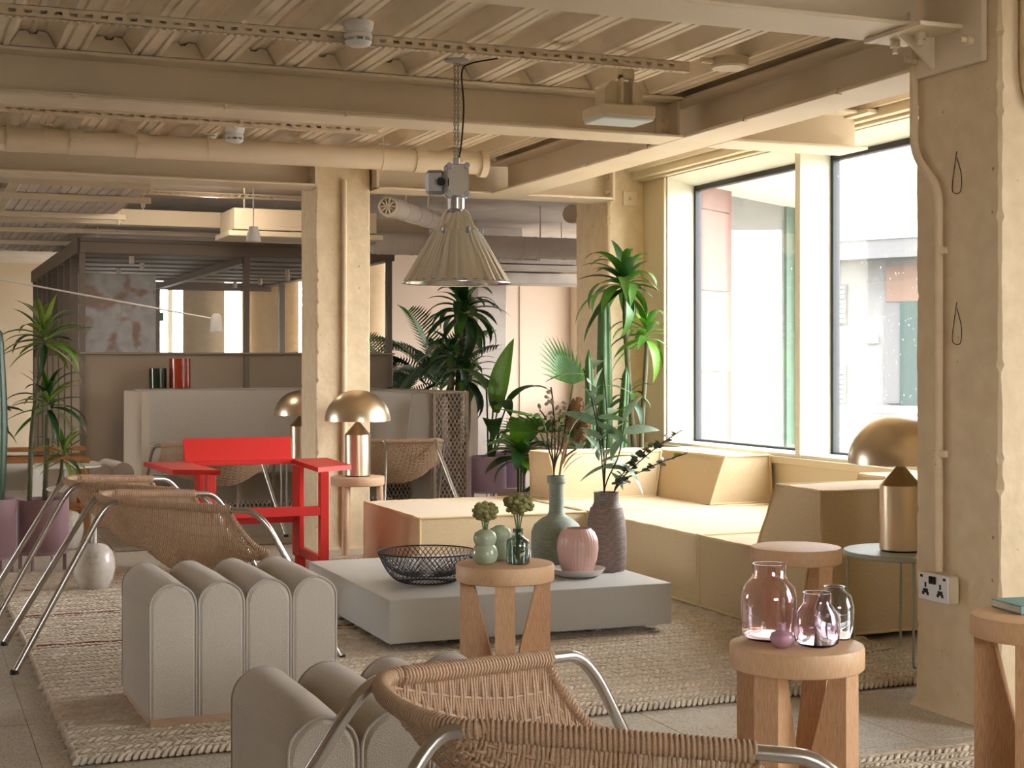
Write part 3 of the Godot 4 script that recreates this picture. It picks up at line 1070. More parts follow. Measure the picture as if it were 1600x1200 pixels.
func build_services() -> void:
	var cp: Material = mats.cream_paint
	tray("cable_tray", -1.6, 2.92, 2.275, -5.32, "cream slotted steel tray under the deck in front of the pendant chain")
	tray("cable_tray", -1.6, 2.2, 2.25, -7.2, "cream slotted steel tray above the fat cream pipe")
	tray("cable_tray", -1.0, 2.2, 2.29, -9.3, "slotted tray tight behind the column beam", 0.04, 0.03)
	tray("cable_tray", -1.0, 2.9, 2.26, -10.4, "slotted tray on the white soffit above the glazed room", 0.04, 0.035)
	tray("cable_tray", 1.05, 3.6, 2.12, -12.0, "dusty slotted tray along the top of the glazed room", 0.04, 0.035)
	# fat pipe with collars and hangers
	var t := thing("ceiling_pipe", "fat cream pipe with collars slung under the ceiling deck", "pipe", Vector3(0, 2.262, -8.1))
	var st := S()
	tube(st, [Vector3(-5.0, -0.01, 0), Vector3(3.1, 0, 0)], 0.062, 28)
	part(t, "pipe", st, cp)
	for x in [0.52, 0.83, 1.17, 2.72, 2.98]:
		st = S()
		tube(st, [Vector3(x - 0.035, 0, 0), Vector3(x + 0.035, 0, 0)], 0.068, 28)
		bx(st, x - 0.03, x + 0.03, -0.006, 0.012, 0.064, 0.072, 0.003)
		part(t, "collar", st, cp)
	st = S()
	tube(st, [Vector3(3.08, 0, 0), Vector3(3.12, 0, 0)], 0.078, 28)
	part(t, "end_cap", st, cp)
	for x in [0.68, 1.52, 2.5]:
		st = S()
		tube(st, [Vector3(x - 0.012, 0, 0), Vector3(x + 0.012, 0, 0)], 0.066, 24)
		tube(st, [Vector3(x, 0.06, 0.0), Vector3(x, 0.12, 0.0)], 0.006, 6)
		bx(st, x - 0.035, x + 0.035, 0.075, 0.083, -0.02, 0.02, 0.001)
		part(t, "hanger", st, cp)
	# smoke detectors and ceiling fittings
	for a in [[1.525, 2.342, -5.24, "round white smoke detector beside the slotted tray", 1.0], [1.6, 2.342, -7.8, "round white smoke detector above the fat pipe", 0.95]]:
		var sd := thing("smoke_detector", a[3], "detector", Vector3(a[0], a[1], a[2]))
		sd.scale = Vector3.ONE * a[4]
		st = S()
		lathe(st, [Vector2(0.0, -0.06), Vector2(0.05, -0.06), Vector2(0.05, -0.045), Vector2(0.047, -0.042), Vector2(0.047, -0.034), Vector2(0.052, -0.03), Vector2(0.056, -0.008), Vector2(0.056, 0.0)], 28)
		part(sd, "housing", st, mats.white_plastic)
		st = S()
		lathe(st, [Vector2(0.0, -0.09), Vector2(0.03, -0.089), Vector2(0.044, -0.082), Vector2(0.05, -0.072), Vector2(0.0, -0.072)], 28)
		part(sd, "cap", st, mats.white_plastic)
		for k in 9:
			st = S()
			var an := TAU * k / 9
			cbox(st, Vector3(cos(an) * 0.04, -0.066, sin(an) * 0.04), Vector3(0.02, 0.012, 0.01), 0.001, Basis(Vector3.UP, -an))
			part(sd, "slot_rib", st, mats.white_plastic)
	t = thing("ceiling_sensor", "flat cream disc sensor at the end of the slotted tray", "sensor", Vector3(3.09, 2.342, -5.28))
	st = S()
	lathe(st, [Vector2(0, -0.045), Vector2(0.07, -0.045), Vector2(0.078, -0.038), Vector2(0.078, -0.004), Vector2(0.06, 0.0)], 32)
	part(t, "housing", st, mats.cream_plastic)
	st = S()
	tube(st, [Vector3(-0.07, -0.02, 0), Vector3(-0.13, -0.02, 0)], 0.012, 10)
	part(t, "conduit_stub", st, cp)
	t = thing("emergency_light", "cream emergency light with a pale diffuser beside the cross beam", "light", Vector3(2.8, 2.16, -5.7))
	st = S()
	cbox(st, Vector3(0, 0, 0), Vector3(0.25, 0.05, 0.2), 0.006)
	part(t, "housing", st, mats.cream_plastic)
	st = S()
	cbox(st, Vector3(0, -0.03, 0), Vector3(0.236, 0.014, 0.186), 0.004)
	part(t, "diffuser", st, mats.diffuser)
	st = S()
	prism(st, [Vector2(-0.09, 0.02), Vector2(0.09, 0.02), Vector2(0.085, 0.1), Vector2(0.06, 0.13), Vector2(-0.06, 0.13), Vector2(-0.085, 0.1)], Transform3D(), 0.1)
	part(t, "gear_box", st, mats.cream_plastic)
	st = S()
	bx(st, -0.03, -0.02, 0.03, 0.15, 0.05, 0.09, 0.002)
	bx(st, 0.02, 0.03, 0.03, 0.15, 0.05, 0.09, 0.002)
	bx(st, -0.03, 0.03, 0.135, 0.18, 0.05, 0.09, 0.002)
	part(t, "hook", st, mats.cream_plastic)
	# hanging ribbed panel far beyond
	t = thing("hanging_baffle", "long ribbed ceiling panel hung on cross bars above the plants", "panel", Vector3(0, 2.2, 0))
	for k in 12:
		st = S()
		bx(st, 0.66 + 0.062 * k, 0.716 + 0.062 * k, 0.0, 0.012, -15.2, -9.6, 0.003)
		part(t, "slat", st, mats.soffit_white)
	st = S()
	bx(st, 0.6, 1.44, 0.012, 0.02, -15.2, -9.6)
	bx(st, 0.6, 1.44, 0.0, 0.05, -9.6, -9.58, 0.002)
	bx(st, 1.42, 1.44, 0.0, 0.05, -9.9, -9.6, 0.002)
	part(t, "carrier_plate", st, cp)
	for z in [-10.0, -11.2, -12.5, -13.8]:
		st = S()
		bx(st, 0.5, 1.5, -0.045, -0.005, z - 0.02, z + 0.02, 0.002)
		for x in [0.55, 1.45]:
			tube(st, [Vector3(x, -0.08, z), Vector3(x, 0.215, z)], 0.006, 6)
			tube(st, [Vector3(x, -0.07, z), Vector3(x, -0.045, z)], 0.014, 6)
		part(t, "cross_bar", st, cp)
	# ducts and air units beyond the column beam
	st = S()
	tube(st, [Vector3(3.0, 2.16, -9.6), Vector3(3.85, 2.19, -10.9)], 0.066, 28, false, false)
	tube(st, [Vector3(3.0, 2.16, -9.6), Vector3(3.85, 2.19, -10.9)], 0.052, 28, false, false)
	var du := single("round_duct", st, mats.soffit_white, "pale round duct with a grilled end behind the pendant", "duct")
	for k in 5:
		st = S()
		var a := Vector3(3.0, 2.16, -9.6).lerp(Vector3(3.85, 2.19, -10.9), 0.02 + 0.2 * k)
		var dv := Vector3(0.85, 0.03, -1.3).normalized()
		tube(st, [a, a + dv * 0.03], 0.07, 28)
		part(du, "band", st, mats.soffit_white)
	var e0 := Vector3(3.0, 2.16, -9.6)
	var ed := Vector3(-0.85, -0.03, 1.3).normalized()
	st = S()
	var eu := ed.cross(Vector3.UP).normalized()
	var ring := []
	for k in 28:
		ring.append(e0 + (eu * cos(TAU * k / 28) + eu.cross(ed) * sin(TAU * k / 28)) * 0.059)
	tube(st, ring, 0.0085, 8, true)
	part(du, "end_ring", st, mats.cream_paint)
	st = S()
	tube(st, [Vector3(3.25, 2.2, -9.98), Vector3(3.25, 2.419, -9.98)], 0.006, 6)
	tube(st, [Vector3(3.6, 2.2, -10.52), Vector3(3.6, 2.419, -10.52)], 0.006, 6)
	part(du, "hanger", st, mats.cream_paint)
	for k in 5:
		st = S()
		var an := PI * k / 5.0
		var dd := Vector3.UP * sin(an) + ed.cross(Vector3.UP) * cos(an)
		tube(st, [e0 + ed * 0.006 + dd * 0.054, e0 + ed * 0.006 - dd * 0.054], 0.006, 6)
		part(du, "grille_bar", st, mats.cream_paint)
	st = S()
	tube(st, [Vector3(3.45, 2.07, -11.45), Vector3(5.4, 2.07, -11.45)], 0.09, 28)
	var sp := single("spiral_duct", st, mats.soffit_white, "wide spiral-wound pale duct crossing behind the pendant shade", "duct")
	for k in 14:
		st = S()
		tube(st, [Vector3(3.5 + 0.135 * k, 2.07, -11.45), Vector3(3.51 + 0.135 * k, 2.07, -11.45)], 0.0935, 28)
		part(sp, "seam_band", st, mats.soffit_white)
	for x in [3.7, 4.9]:
		st = S()
		tube(st, [Vector3(x, 2.15, -11.45), Vector3(x, 2.419, -11.45)], 0.006, 6)
		part(sp, "hanger", st, mats.cream_paint)
	st = S()
	tube(st, [Vector3(4.95, 2.31, -10.94), Vector3(5.6, 2.31, -11.5)], 0.075, 28)
	du = single("round_duct", st, mats.soffit_white, "short round duct with a flat capped end above the cactus", "duct")
	st = S()
	tube(st, [Vector3(4.945, 2.31, -10.936), Vector3(4.95, 2.31, -10.94)], 0.07, 28)
	part(du, "end_cap", st, mats.beige_wall)
	for a in [[4.55, 5.75, 2.02, 2.2, -12.6, "pale boxed air unit with square-hole grilles between the white pillar and cactus"], [2.25, 3.35, 2.1, 2.26, -11.0, "cream boxed air unit with square-hole grille over the glazed room"]]:
		var u := thing("air_unit", a[5], "air unit", Vector3(a[0], a[2], a[4]))
		var wd: float = a[1] - a[0]
		var ht: float = a[3] - a[2]
		st = S()
		var skin: Material = mats.soffit_white if a[0] > 4 else cp
		var gs: Array = [0.08, 0.48] if a[0] > 4 else [0.62]
		bx(st, 0, wd, ht - 0.004, ht, -0.5, 0, 0.001)
		bx(st, 0, wd, 0, 0.004, -0.5, 0, 0.001)
		bx(st, 0, wd, 0, ht, -0.5, -0.496, 0.001)
		bx(st, 0, 0.004, 0, ht, -0.5, 0, 0.001)
		bx(st, wd - 0.004, wd, 0, ht, -0.5, 0, 0.001)
		bx(st, 0, wd, 0, 0.033, -0.004, 0, 0.001)
		bx(st, 0, wd, ht - 0.028, ht, -0.004, 0, 0.001)
		var from := 0.0
		for gx in gs:
			bx(st, from, gx, 0.033, ht - 0.028, -0.004, 0, 0.001)
			from = gx + 0.36
		bx(st, from, wd, 0.033, ht - 0.028, -0.004, 0, 0.001)
		bx(st, -0.04, wd + 0.04, -0.05, -0.01, -0.5, 0.03, 0.004)
		for hx in [0.1, wd - 0.1]:
			tube(st, [Vector3(hx, ht - 0.005, -0.1), Vector3(hx, 2.419 - a[2], -0.1)], 0.006, 6)
		part(u, "casing", st, skin)
		for gx in gs:
			st = S()
			for k in 13:
				bx(st, gx + 0.03 * k - 0.006, gx + 0.03 * k + 0.006, 0.03, ht - 0.025, -0.002, 0.008)
			for k in 5:
				bx(st, gx - 0.006, gx + 0.366, 0.03 + (ht - 0.06) * k / 4 - 0.005, 0.03 + (ht - 0.06) * k / 4 + 0.005, -0.002, 0.008)
			part(u, "grille", st, skin)
	st = S()
	bx(st, 4.6, 7.0, 1.86, 1.96, -13.35, -12.9, 0.01)
	single("boxed_duct", st, mats.soffit_white, "long white boxed duct below the grilled air unit", "duct")
	st = S()
	bx(st, 0.2, 4.4, 2.16, 2.28, -11.75, -11.6, 0.004)
	single("beam_casing", st, cp, "flat cream casing running across above the glazed room", "casing")
	# conduit bent across the socket column, conduit on the lamp column
	st = S()
	tube(st, bent([Vector3(3.022, 2.14, -3.995), Vector3(3.022, 1.78, -3.995), Vector3(3.022, 1.66, -3.87), Vector3(3.022, 0.45, -3.87)], 0.06), 0.0135, 12)
	var cd := single("wall_conduit", st, mats.cream_concrete, "bent cream conduit running down to the twin socket", "conduit")
	for y in [1.46, 0.82]:
		st = S()
		bx(st, 3.016, 3.04, y - 0.012, y + 0.012, -3.9, -3.845, 0.003)
		part(cd, "saddle_clip", st, mats.cream_concrete)
	st = S()
	tube(st, [Vector3(2.43, 2.2, -8.648), Vector3(2.43, 0.02, -8.648)], 0.017, 12)
	single("wall_conduit", st, mats.cream_concrete, "straight cream conduit down the column behind the lamp", "conduit")
	st = S()
	tube(st, bent([Vector3(3.12, 2.3, -3.59), Vector3(3.12, 1.92, -3.59), Vector3(3.2, 1.82, -3.59), Vector3(3.6, 1.7, -3.59)], 0.08), 0.016, 12)
	single("wall_conduit", st, mats.cream_concrete, "cream conduit curving over the bright face of the socket column", "conduit")
	for y in [1.69, 1.22]:
		st = S()
		tube(st, curve([Vector3(3.0385, y + 0.075, -3.803), Vector3(3.0385, y + 0.045, -3.81), Vector3(3.0385, y - 0.035, -3.825), Vector3(3.0385, y - 0.055, -3.812), Vector3(3.0385, y - 0.05, -3.785), Vector3(3.0385, y + 0.0, -3.782), Vector3(3.0385, y + 0.055, -3.803)]), 0.0013, 5)
		single("wire_loop", st, mats.twig_dark, "thin drop-shaped wire loop on the column above the socket" if y < 1.5 else "thin drop-shaped wire loop high on the column beside the conduit bend", "wire")
	# twin power socket
	t = thing("power_socket", "white twin three-pin wall socket with black switches on the column", "socket", Vector3(3.036, 0.4, -3.86), -PI / 2)
	st = S()
	cbox(st, Vector3(0, 0, 0.018), Vector3(0.146, 0.086, 0.036), 0.004)
	part(t, "box", st, mats.cream_plastic)
	st = S()
	cbox(st, Vector3(0, 0, 0.04), Vector3(0.146, 0.086, 0.009), 0.003)
	var pl := part(t, "plate", st, mats.white_plastic)
	for sx in [-1, 1]:
		st = S()
		var ox: float = 0.036 * sx
		bx(st, ox - 0.004, ox + 0.004, -0.002, 0.014, 0.044, 0.0455)
		bx(st, ox - 0.016, ox - 0.006, -0.026, -0.016, 0.044, 0.0455)
		bx(st, ox + 0.006, ox + 0.016, -0.026, -0.016, 0.044, 0.0455)
		bx(st, ox - 0.012, ox + 0.012, -0.02, -0.006, 0.044, 0.0452)
		part(pl, "pin_holes", st, mats.dark_slot)
		st = S()
		cbox(st, Vector3(0.009 * sx, 0.024, 0.047), Vector3(0.012, 0.024, 0.008), 0.002)
		part(pl, "switch", st, mats.dark_slot)
		st = S()
		bx(st, 0.056 * sx - 0.006, 0.056 * sx + 0.006, 0.028, 0.036, 0.044, 0.0455)
		part(pl, "usb_port", st, mats.dark_slot)
	# pendant cord and small shades in the far room
	st = S()
	tube(st, [Vector3(0.2, 1.78, -11.2), Vector3(2.02, 1.42, -10.52)], 0.007, 6)
	t = thing("angled_wall_light", "small white shade on a long angled rod before the glazed room", "light", Vector3.ZERO)
	part(t, "rod", st, mats.white_metal)
	st = S()
	lathe(st, [Vector2(0.0, 0.09), Vector2(0.02, 0.09), Vector2(0.036, 0.07), Vector2(0.045, -0.04), Vector2(0.042, -0.04), Vector2(0.0, 0.06)], 20, Vector3(2.03, 1.37, -10.52))
	part(t, "shade", st, mats.white_metal)
	st = S()
	tube(st, [Vector3(2.42, 2.42, -10.0), Vector3(2.42, 2.0, -10.0)], 0.004, 6)
	t = thing("small_pendant", "small white ribbed pendant beside the lamp column", "light", Vector3(-0.24, 0, 0))
	part(t, "flex", st, mats.white_metal)
	st = S()
	lathe(st, [Vector2(0.0, 0.1), Vector2(0.03, 0.1), Vector2(0.04, 0.06), Vector2(0.043, 0.058), Vector2(0.05, 0.0), Vector2(0.0, 0.01)], 20, Vector3(2.42, 1.93, -10.0))
	part(t, "shade", st, mats.white_metal)
	for p in [Vector3(1.98, 2.419, -10.5)]:
		var dl := thing("ceiling_disc_light", "round white ceiling disc light above the grey sofa", "light", p)
		st = S()
		lathe(st, [Vector2(0.0, -0.03), Vector2(0.085, -0.03), Vector2(0.09, -0.02), Vector2(0.09, 0.0)], 28)
		part(dl, "housing", st, mats.white_plastic)
		st = S()
		lathe(st, [Vector2(0.0, -0.044), Vector2(0.078, -0.042), Vector2(0.082, -0.031), Vector2(0.0, -0.031)], 28)
		part(dl, "diffuser_lamp", st, mats.lamp_glow)
		var ol := OmniLight3D.new()
		ol.name = "disc_glow"
		ol.light_color = Color(1.0, 0.94, 0.86)
		ol.light_energy = 0.18
		ol.light_size = 0.08
		ol.omni_range = 14.0
		ol.omni_attenuation = 2.0
		ol.shadow_enabled = true
		ol.position = Vector3(0, -0.14, 0)
		dl.add_child(ol)
	t = thing("wall_disc_light", "flat pale disc light beyond the striped plant", "light", Vector3(0.3, 1.92, -11.2), 0.3)
	st = S()
	tube(st, [Vector3(0, 0, 0), Vector3(0, 0, 0.03)], 0.09, 32)
	part(t, "disc", st, mats.white_metal)
# ---------------------------------------------------------------- rugs
func braided_rug(label: String, x0: float, x1: float, z0: float, z1: float, sd: int, turn := 0.0) -> void:
	var r := RandomNumberGenerator.new()
	r.seed = sd
	var mid := Vector3((x0 + x1) / 2, 0, (z0 + z1) / 2)
	var t := thing("braided_rug", label, "rug", mid, turn)
	var hx := (x1 - x0) / 2
	var hz := (z1 - z0) / 2
	var st := S()
	bx(st, -hx, hx, 0.0, 0.011, -hz, hz, 0.004)
	part(t, "backing", st, mats.jute_dark)
	# one twisted knot of jute
	var k := S()
	var pts := []
	var rr := []
	for i in 7:
		var s := float(i) / 6
		pts.append(Vector3(s - 0.5, 0.12 * sin(PI * s) - 0.05, 0))
		rr.append(0.05 + 0.18 * pow(sin(PI * s), 0.5))
	tube(k, pts, rr, 7)
	var km := fin(k)
	var xf := []
	var col := []
	var z := hz - 0.012
	var row := 0
	var pattern := ["edge", "wide", "cord", "small", "wide", "cord", "small", "wide", "cord"]
	while z > -hz + 0.03:
		var kind: String = pattern[row % pattern.size()] if row > 0 else "edge"
		if kind == "edge" and row > 0:
			kind = "small"
		var ph := r.randf()
		if kind == "cord":
			z -= 0.006
			var x := -hx
			while x < hx:
				xf.append(Transform3D(Basis().scaled(Vector3(0.06, 0.02, 0.016)), Vector3(x, 0.014, z)))
				col.append(0.7)
				x += 0.045
			z -= 0.008
		else:
			var ln := 0.06 if kind == "wide" else 0.038
			var wd := 0.034 if kind == "wide" else 0.02
			var st2 := 0.023 if kind == "wide" else 0.0165
			for half in 2:
				z -= wd * 0.5
				var x := -hx + st2 * (0.5 * half + ph)
				while x < hx:
					var a := (0.62 if half == 0 else -0.62) + r.randf_range(-0.14, 0.14)
					var b := Basis(Vector3.UP, a) * Basis().scaled(Vector3(ln * r.randf_range(0.9, 1.12), 0.052 if kind == "wide" else 0.036, wd * 0.95))
					xf.append(Transform3D(b, Vector3(x, 0.0135 + r.randf_range(-0.0015, 0.002), z)))
					col.append(r.randf_range(0.82, 1.0))
					x += st2
				z -= wd * 0.5
		row += 1
	# bound sides
	for sx in [-1, 1]:
		var zz := -hz
		while zz < hz:
			xf.append(Transform3D(Basis(Vector3.UP, PI / 2 + 0.5 * sx) * Basis().scaled(Vector3(0.04, 0.05, 0.03)), Vector3(hx * sx, 0.01, zz)))
			col.append(r.randf_range(0.8, 1.0))
			zz += 0.022
	for sz in [-1, 1]:
		var xx := -hx
		while xx < hx:
			xf.append(Transform3D(Basis(Vector3.UP, 0.7) * Basis().scaled(Vector3(0.036, 0.05, 0.03)), Vector3(xx, 0.01, hz * sz)))
			col.append(r.randf_range(0.75, 0.95))
			xx += 0.02
	var mm := MultiMesh.new()
	mm.transform_format = MultiMesh.TRANSFORM_3D
	mm.use_colors = true
	mm.mesh = km
	mm.instance_count = xf.size()
	for i in xf.size():
		mm.set_instance_transform(i, xf[i])
		var c: float = col[i]
		mm.set_instance_color(i, Color(c, c * 0.985, c * 0.96))
	var mi := MultiMeshInstance3D.new()
	mi.name = "jute_braid"
	mi.multimesh = mm
	mi.material_override = mats.jute
	mi.set_meta("kind", "stuff")
	t.add_child(mi, true)
	for zc in ([-5.93, -6.72, -6.0, -6.66] if z0 < -7 else []):
		st = S()
		var a := []
		for i in 30:
			a.append(Vector3(-hx + 0.03 + (hx * 1.0) * i / 29.0, 0.021 + 0.002 * sin(i * 2.1), zc - mid.z + 0.002 * sin(i * 1.3)))
		tube(st, a, 0.006, 6)
		part(t, "rust_cord", st, mats.rust_cord)

func build_rugs() -> void:
	braided_rug("large braided jute rug under the coffee table and poufs", 0.44, 3.5, -8.12, -4.25, 301)
	braided_rug("braided jute rug under the oak stool with the teal book", 2.36, 4.2, -3.44, -1.4, 302)
	var t := thing("flat_rug", "flat streaked brown rug beneath the red chair and far woven chairs", "rug", Vector3(2.1, 0, -9.9))
	for k in 11:
		var st := S()
		bx(st, -0.95, 1.5, 0.0, 0.012, -0.88 + 0.16 * k, -0.725 + 0.16 * k, 0.004)
		part(t, "woven_band", st, mats.far_rug)

# ---------------------------------------------------------------- modular sofa
func sofa_block(t: Node3D, called: String, c: Array, bulge: float) -> void:
	var st := S()
	soft_block(st, c, bulge, 8)
	var p := part(t, called, st, mats.mustard_fabric)
	st = S()
	piping(st, c, 0.0075)
	part(p, "piping", st, mats.mustard_piping)
	if called == "seat_block":
		for i in 4:
			var q: Vector3 = c[i].lerp((c[0] + c[2]) / 2, 0.12)
			st = S()
			bx(st, q.x - 0.025, q.x + 0.025, -0.024 if t.position.x + q.x > 3.53 else 0.0, 0.012, q.z - 0.025, q.z + 0.025, 0.002)
			part(t, "foot", st, mats.thin_black)

func build_sofa() -> void:
	var g := "modules of the mustard sofa"
	var t := thing("sofa_module", "open mustard sofa seat block, its end turned to the red chair", "sofa", Vector3(2.36, 0.024, -7.03), 0, g)
	sofa_block(t, "seat_block", block_corners(0.0, 0.9, 0.008, 0.316, -0.95, 0.0), 0.006)
	t = thing("sofa_module", "mustard corner sofa module with an angled backrest below the window sill", "sofa", Vector3(3.27, 0.024, -7.03), 0, g)
	sofa_block(t, "seat_block", block_corners(0.008, 1.15, 0.008, 0.316, -0.95, -0.008), 0.006)
	sofa_block(t, "backrest", [Vector3(0.09, 0.323, -0.95), Vector3(0.8, 0.323, -0.95), Vector3(0.72, 0.323, -0.62), Vector3(0.12, 0.323, -0.62), Vector3(0.08, 0.576, -0.95), Vector3(0.8, 0.576, -0.95), Vector3(0.8, 0.576, -0.7), Vector3(0.09, 0.576, -0.7)], 0.014)
	sofa_block(t, "backrest", [Vector3(0.73, 0.323, -0.94), Vector3(1.15, 0.323, -0.94), Vector3(1.15, 0.323, -0.06), Vector3(0.76, 0.323, -0.06), Vector3(0.82, 0.576, -0.94), Vector3(1.15, 0.576, -0.94), Vector3(1.15, 0.576, -0.09), Vector3(0.87, 0.576, -0.09)], 0.014)
	t = thing("sofa_module", "backless mustard sofa seat beside the coffee table, under the window mullion", "sofa", Vector3(3.27, 0.024, -5.86), 0, g)
	sofa_block(t, "seat_block", block_corners(0.0, 1.15, 0.008, 0.316, -1.157, -0.008), 0.006)
	t = thing("sofa_module", "mustard end sofa module with a high padded arm by the concrete column", "sofa", Vector3(3.27, 0.024, -5.0), 0, g)
	sofa_block(t, "seat_block", block_corners(0.0, 1.15, 0.008, 0.316, -0.85, -0.004), 0.006)
	sofa_block(t, "arm_block", [Vector3(0.0, 0.323, -0.36), Vector3(1.15, 0.323, -0.36), Vector3(1.15, 0.323, -0.03), Vector3(0.09, 0.323, -0.03), Vector3(0.13, 0.571, -0.42), Vector3(1.15, 0.571, -0.42), Vector3(1.15, 0.571, -0.05), Vector3(0.1, 0.571, -0.05)], 0.014)
	sofa_block(t, "backrest", [Vector3(0.72, 0.323, -0.84), Vector3(1.15, 0.323, -0.84), Vector3(1.15, 0.323, -0.44), Vector3(0.72, 0.323, -0.44), Vector3(0.84, 0.566, -0.84), Vector3(1.15, 0.566, -0.84), Vector3(1.15, 0.566, -0.44), Vector3(0.84, 0.566, -0.44)], 0.012)

# ---------------------------------------------------------------- tables and stools
func oak_stool(at: Vector3, turn: float, label: String) -> Node3D:
	var t := thing("oak_stool", label, "stool", at, turn, "round oak stools")
	var st := S()
	lathe(st, [Vector2(0, 0.395), Vector2(0.15, 0.395), Vector2(0.1545, 0.398), Vector2(0.156, 0.403), Vector2(0.156, 0.443), Vector2(0.153, 0.449), Vector2(0.149, 0.45), Vector2(0, 0.45)], 64, Vector3.ZERO, 28.0)
	part(t, "seat", st, mats.oak)
	for k in 4:
		st = S()
		prism(st, [Vector2(0.1, 0.395), Vector2(0.142, 0.395), Vector2(0.142, 0.0), Vector2(0.034, 0.0), Vector2(0.034, 0.13)], Transform3D(Basis(Vector3.UP, k * PI / 2), Vector3.ZERO), 0.062)
		part(t, "leg", st, mats.oak_upright)
	st = S()
	cbox(st, Vector3(0, 0.065, 0), Vector3(0.07, 0.13, 0.07), 0.002)
	part(t, "hub", st, mats.oak_upright)
	return t

func build_tables() -> void:
	oak_stool(Vector3(1.762, 0.024, -4.4), -0.38, "oak stool carrying small celadon and green glass vases")
	oak_stool(Vector3(1.93, 0.0, -2.99), 0.5, "oak stool carrying pink and smoky glass vases")
	oak_stool(Vector3(2.62, 0.025, -2.98), 0.75, "oak stool with a teal book beside the socket column")
	oak_stool(Vector3(2.85, 0.024, -4.42), 0.2, "bare oak stool between the sofa arm and the pink vases")
	# low grey table on castors
	var t := thing("coffee_table", "low square light grey coffee table on small castors", "table", Vector3(2.275, 0, -5.96))
	var st := S()
	cbox(st, Vector3(0, 0.1375, 0), Vector3(1.19, 0.165, 1.2), 0.002)
	part(t, "top_block", st, mats.table_grey)
	for p in [Vector3(-0.33, 0, 0.46), Vector3(0.33, 0, 0.46), Vector3(-0.4, 0, -0.46), Vector3(0.4, 0, -0.46)]:
		st = S()
		tube(st, [p + Vector3(-0.012, 0.0355, 0), p + Vector3(0.012, 0.0355, 0)], 0.018, 20)
		var c := part(t, "castor", st, mats.white_plastic)
		st = S()
		bx(st, p.x - 0.018, p.x + 0.018, 0.05, 0.056, p.z - 0.02, p.z + 0.02, 0.001)
		part(c, "fork", st, mats.cast_aluminium)
	# sage table with a wire loop leg
	t = thing("round_side_table", "round sage metal side table on thin wire legs behind the column", "table", Vector3(3.41, 0, -4.55))
	st = S()
	lathe(st, [Vector2(0, 0.4), Vector2(0.225, 0.4), Vector2(0.23, 0.404), Vector2(0.23, 0.417), Vector2(0.226, 0.42), Vector2(0, 0.42)], 64, Vector3.ZERO, 28.0)
	part(t, "table_top", st, mats.sage_metal)
	for a in [0.0, PI]:
		st = S()
		var b := Basis(Vector3.UP, a + 0.25)
		tube(st, bent([b * Vector3(-0.15, 0.4, 0.15), b * Vector3(-0.15, 0.026, 0.15), b * Vector3(0.15, 0.026, 0.15), b * Vector3(0.15, 0.4, 0.15)], 0.02), 0.005, 8)
		part(t, "wire_leg", st, mats.sage_metal)
	# pale wooden table by the far column
	t = thing("round_side_table", "pale wooden three-legged side table before the far column", "table", Vector3(2.43, 0, -8.36))
	st = S()
	lathe(st, [Vector2(0, 0.405), Vector2(0.15, 0.405), Vector2(0.155, 0.41), Vector2(0.155, 0.452), Vector2(0.15, 0.456), Vector2(0, 0.456)], 48, Vector3.ZERO, 50.0)
	part(t, "table_top", st, mats.pale_wood)
	for a in [0.3, 2.4, 4.5]:
		st = S()
		tube(st, [Vector3(cos(a) * 0.125, 0.454, sin(a) * 0.125), Vector3(cos(a) * 0.14, 0.0, sin(a) * 0.14)], 0.019, 14)
		part(t, "leg", st, mats.pale_wood)
	# marble based tables
	for a in [[0.848, -7.44, 0.22, "white side table on a round marble ball beside the woven chair"], [0.902, -9.3, 0.2, "white side table on a marble ball near the mauve planter"]]:
		t = thing("marble_side_table", a[3], "table", Vector3(a[0], 0.012 if a[1] > -8 else 0.0, a[1]), 0, "white tables on marble balls")
		st = S()
		lathe(st, [Vector2(0, 0.0), Vector2(0.05, 0.0), Vector2(0.066, 0.01), Vector2(0.09, 0.06), Vector2(0.1, 0.11), Vector2(0.098, 0.15), Vector2(0.086, 0.19), Vector2(0.062, 0.218), Vector2(0.03, 0.23), Vector2(0, 0.232)], 40, Vector3.ZERO, 60.0)
		part(t, "marble_base", st, mats.marble)
		st = S()
		tube(st, [Vector3(0, 0.228, 0), Vector3(0, 0.49, 0)], 0.0125, 16)
		part(t, "stem", st, mats.white_metal)
		st = S()
		lathe(st, [Vector2(0, 0.488), Vector2(a[2] - 0.006, 0.488), Vector2(a[2], 0.492), Vector2(a[2], 0.498), Vector2(a[2] - 0.005, 0.5), Vector2(0, 0.5)], 48, Vector3.ZERO, 50.0)
		part(t, "table_top", st, mats.white_metal)

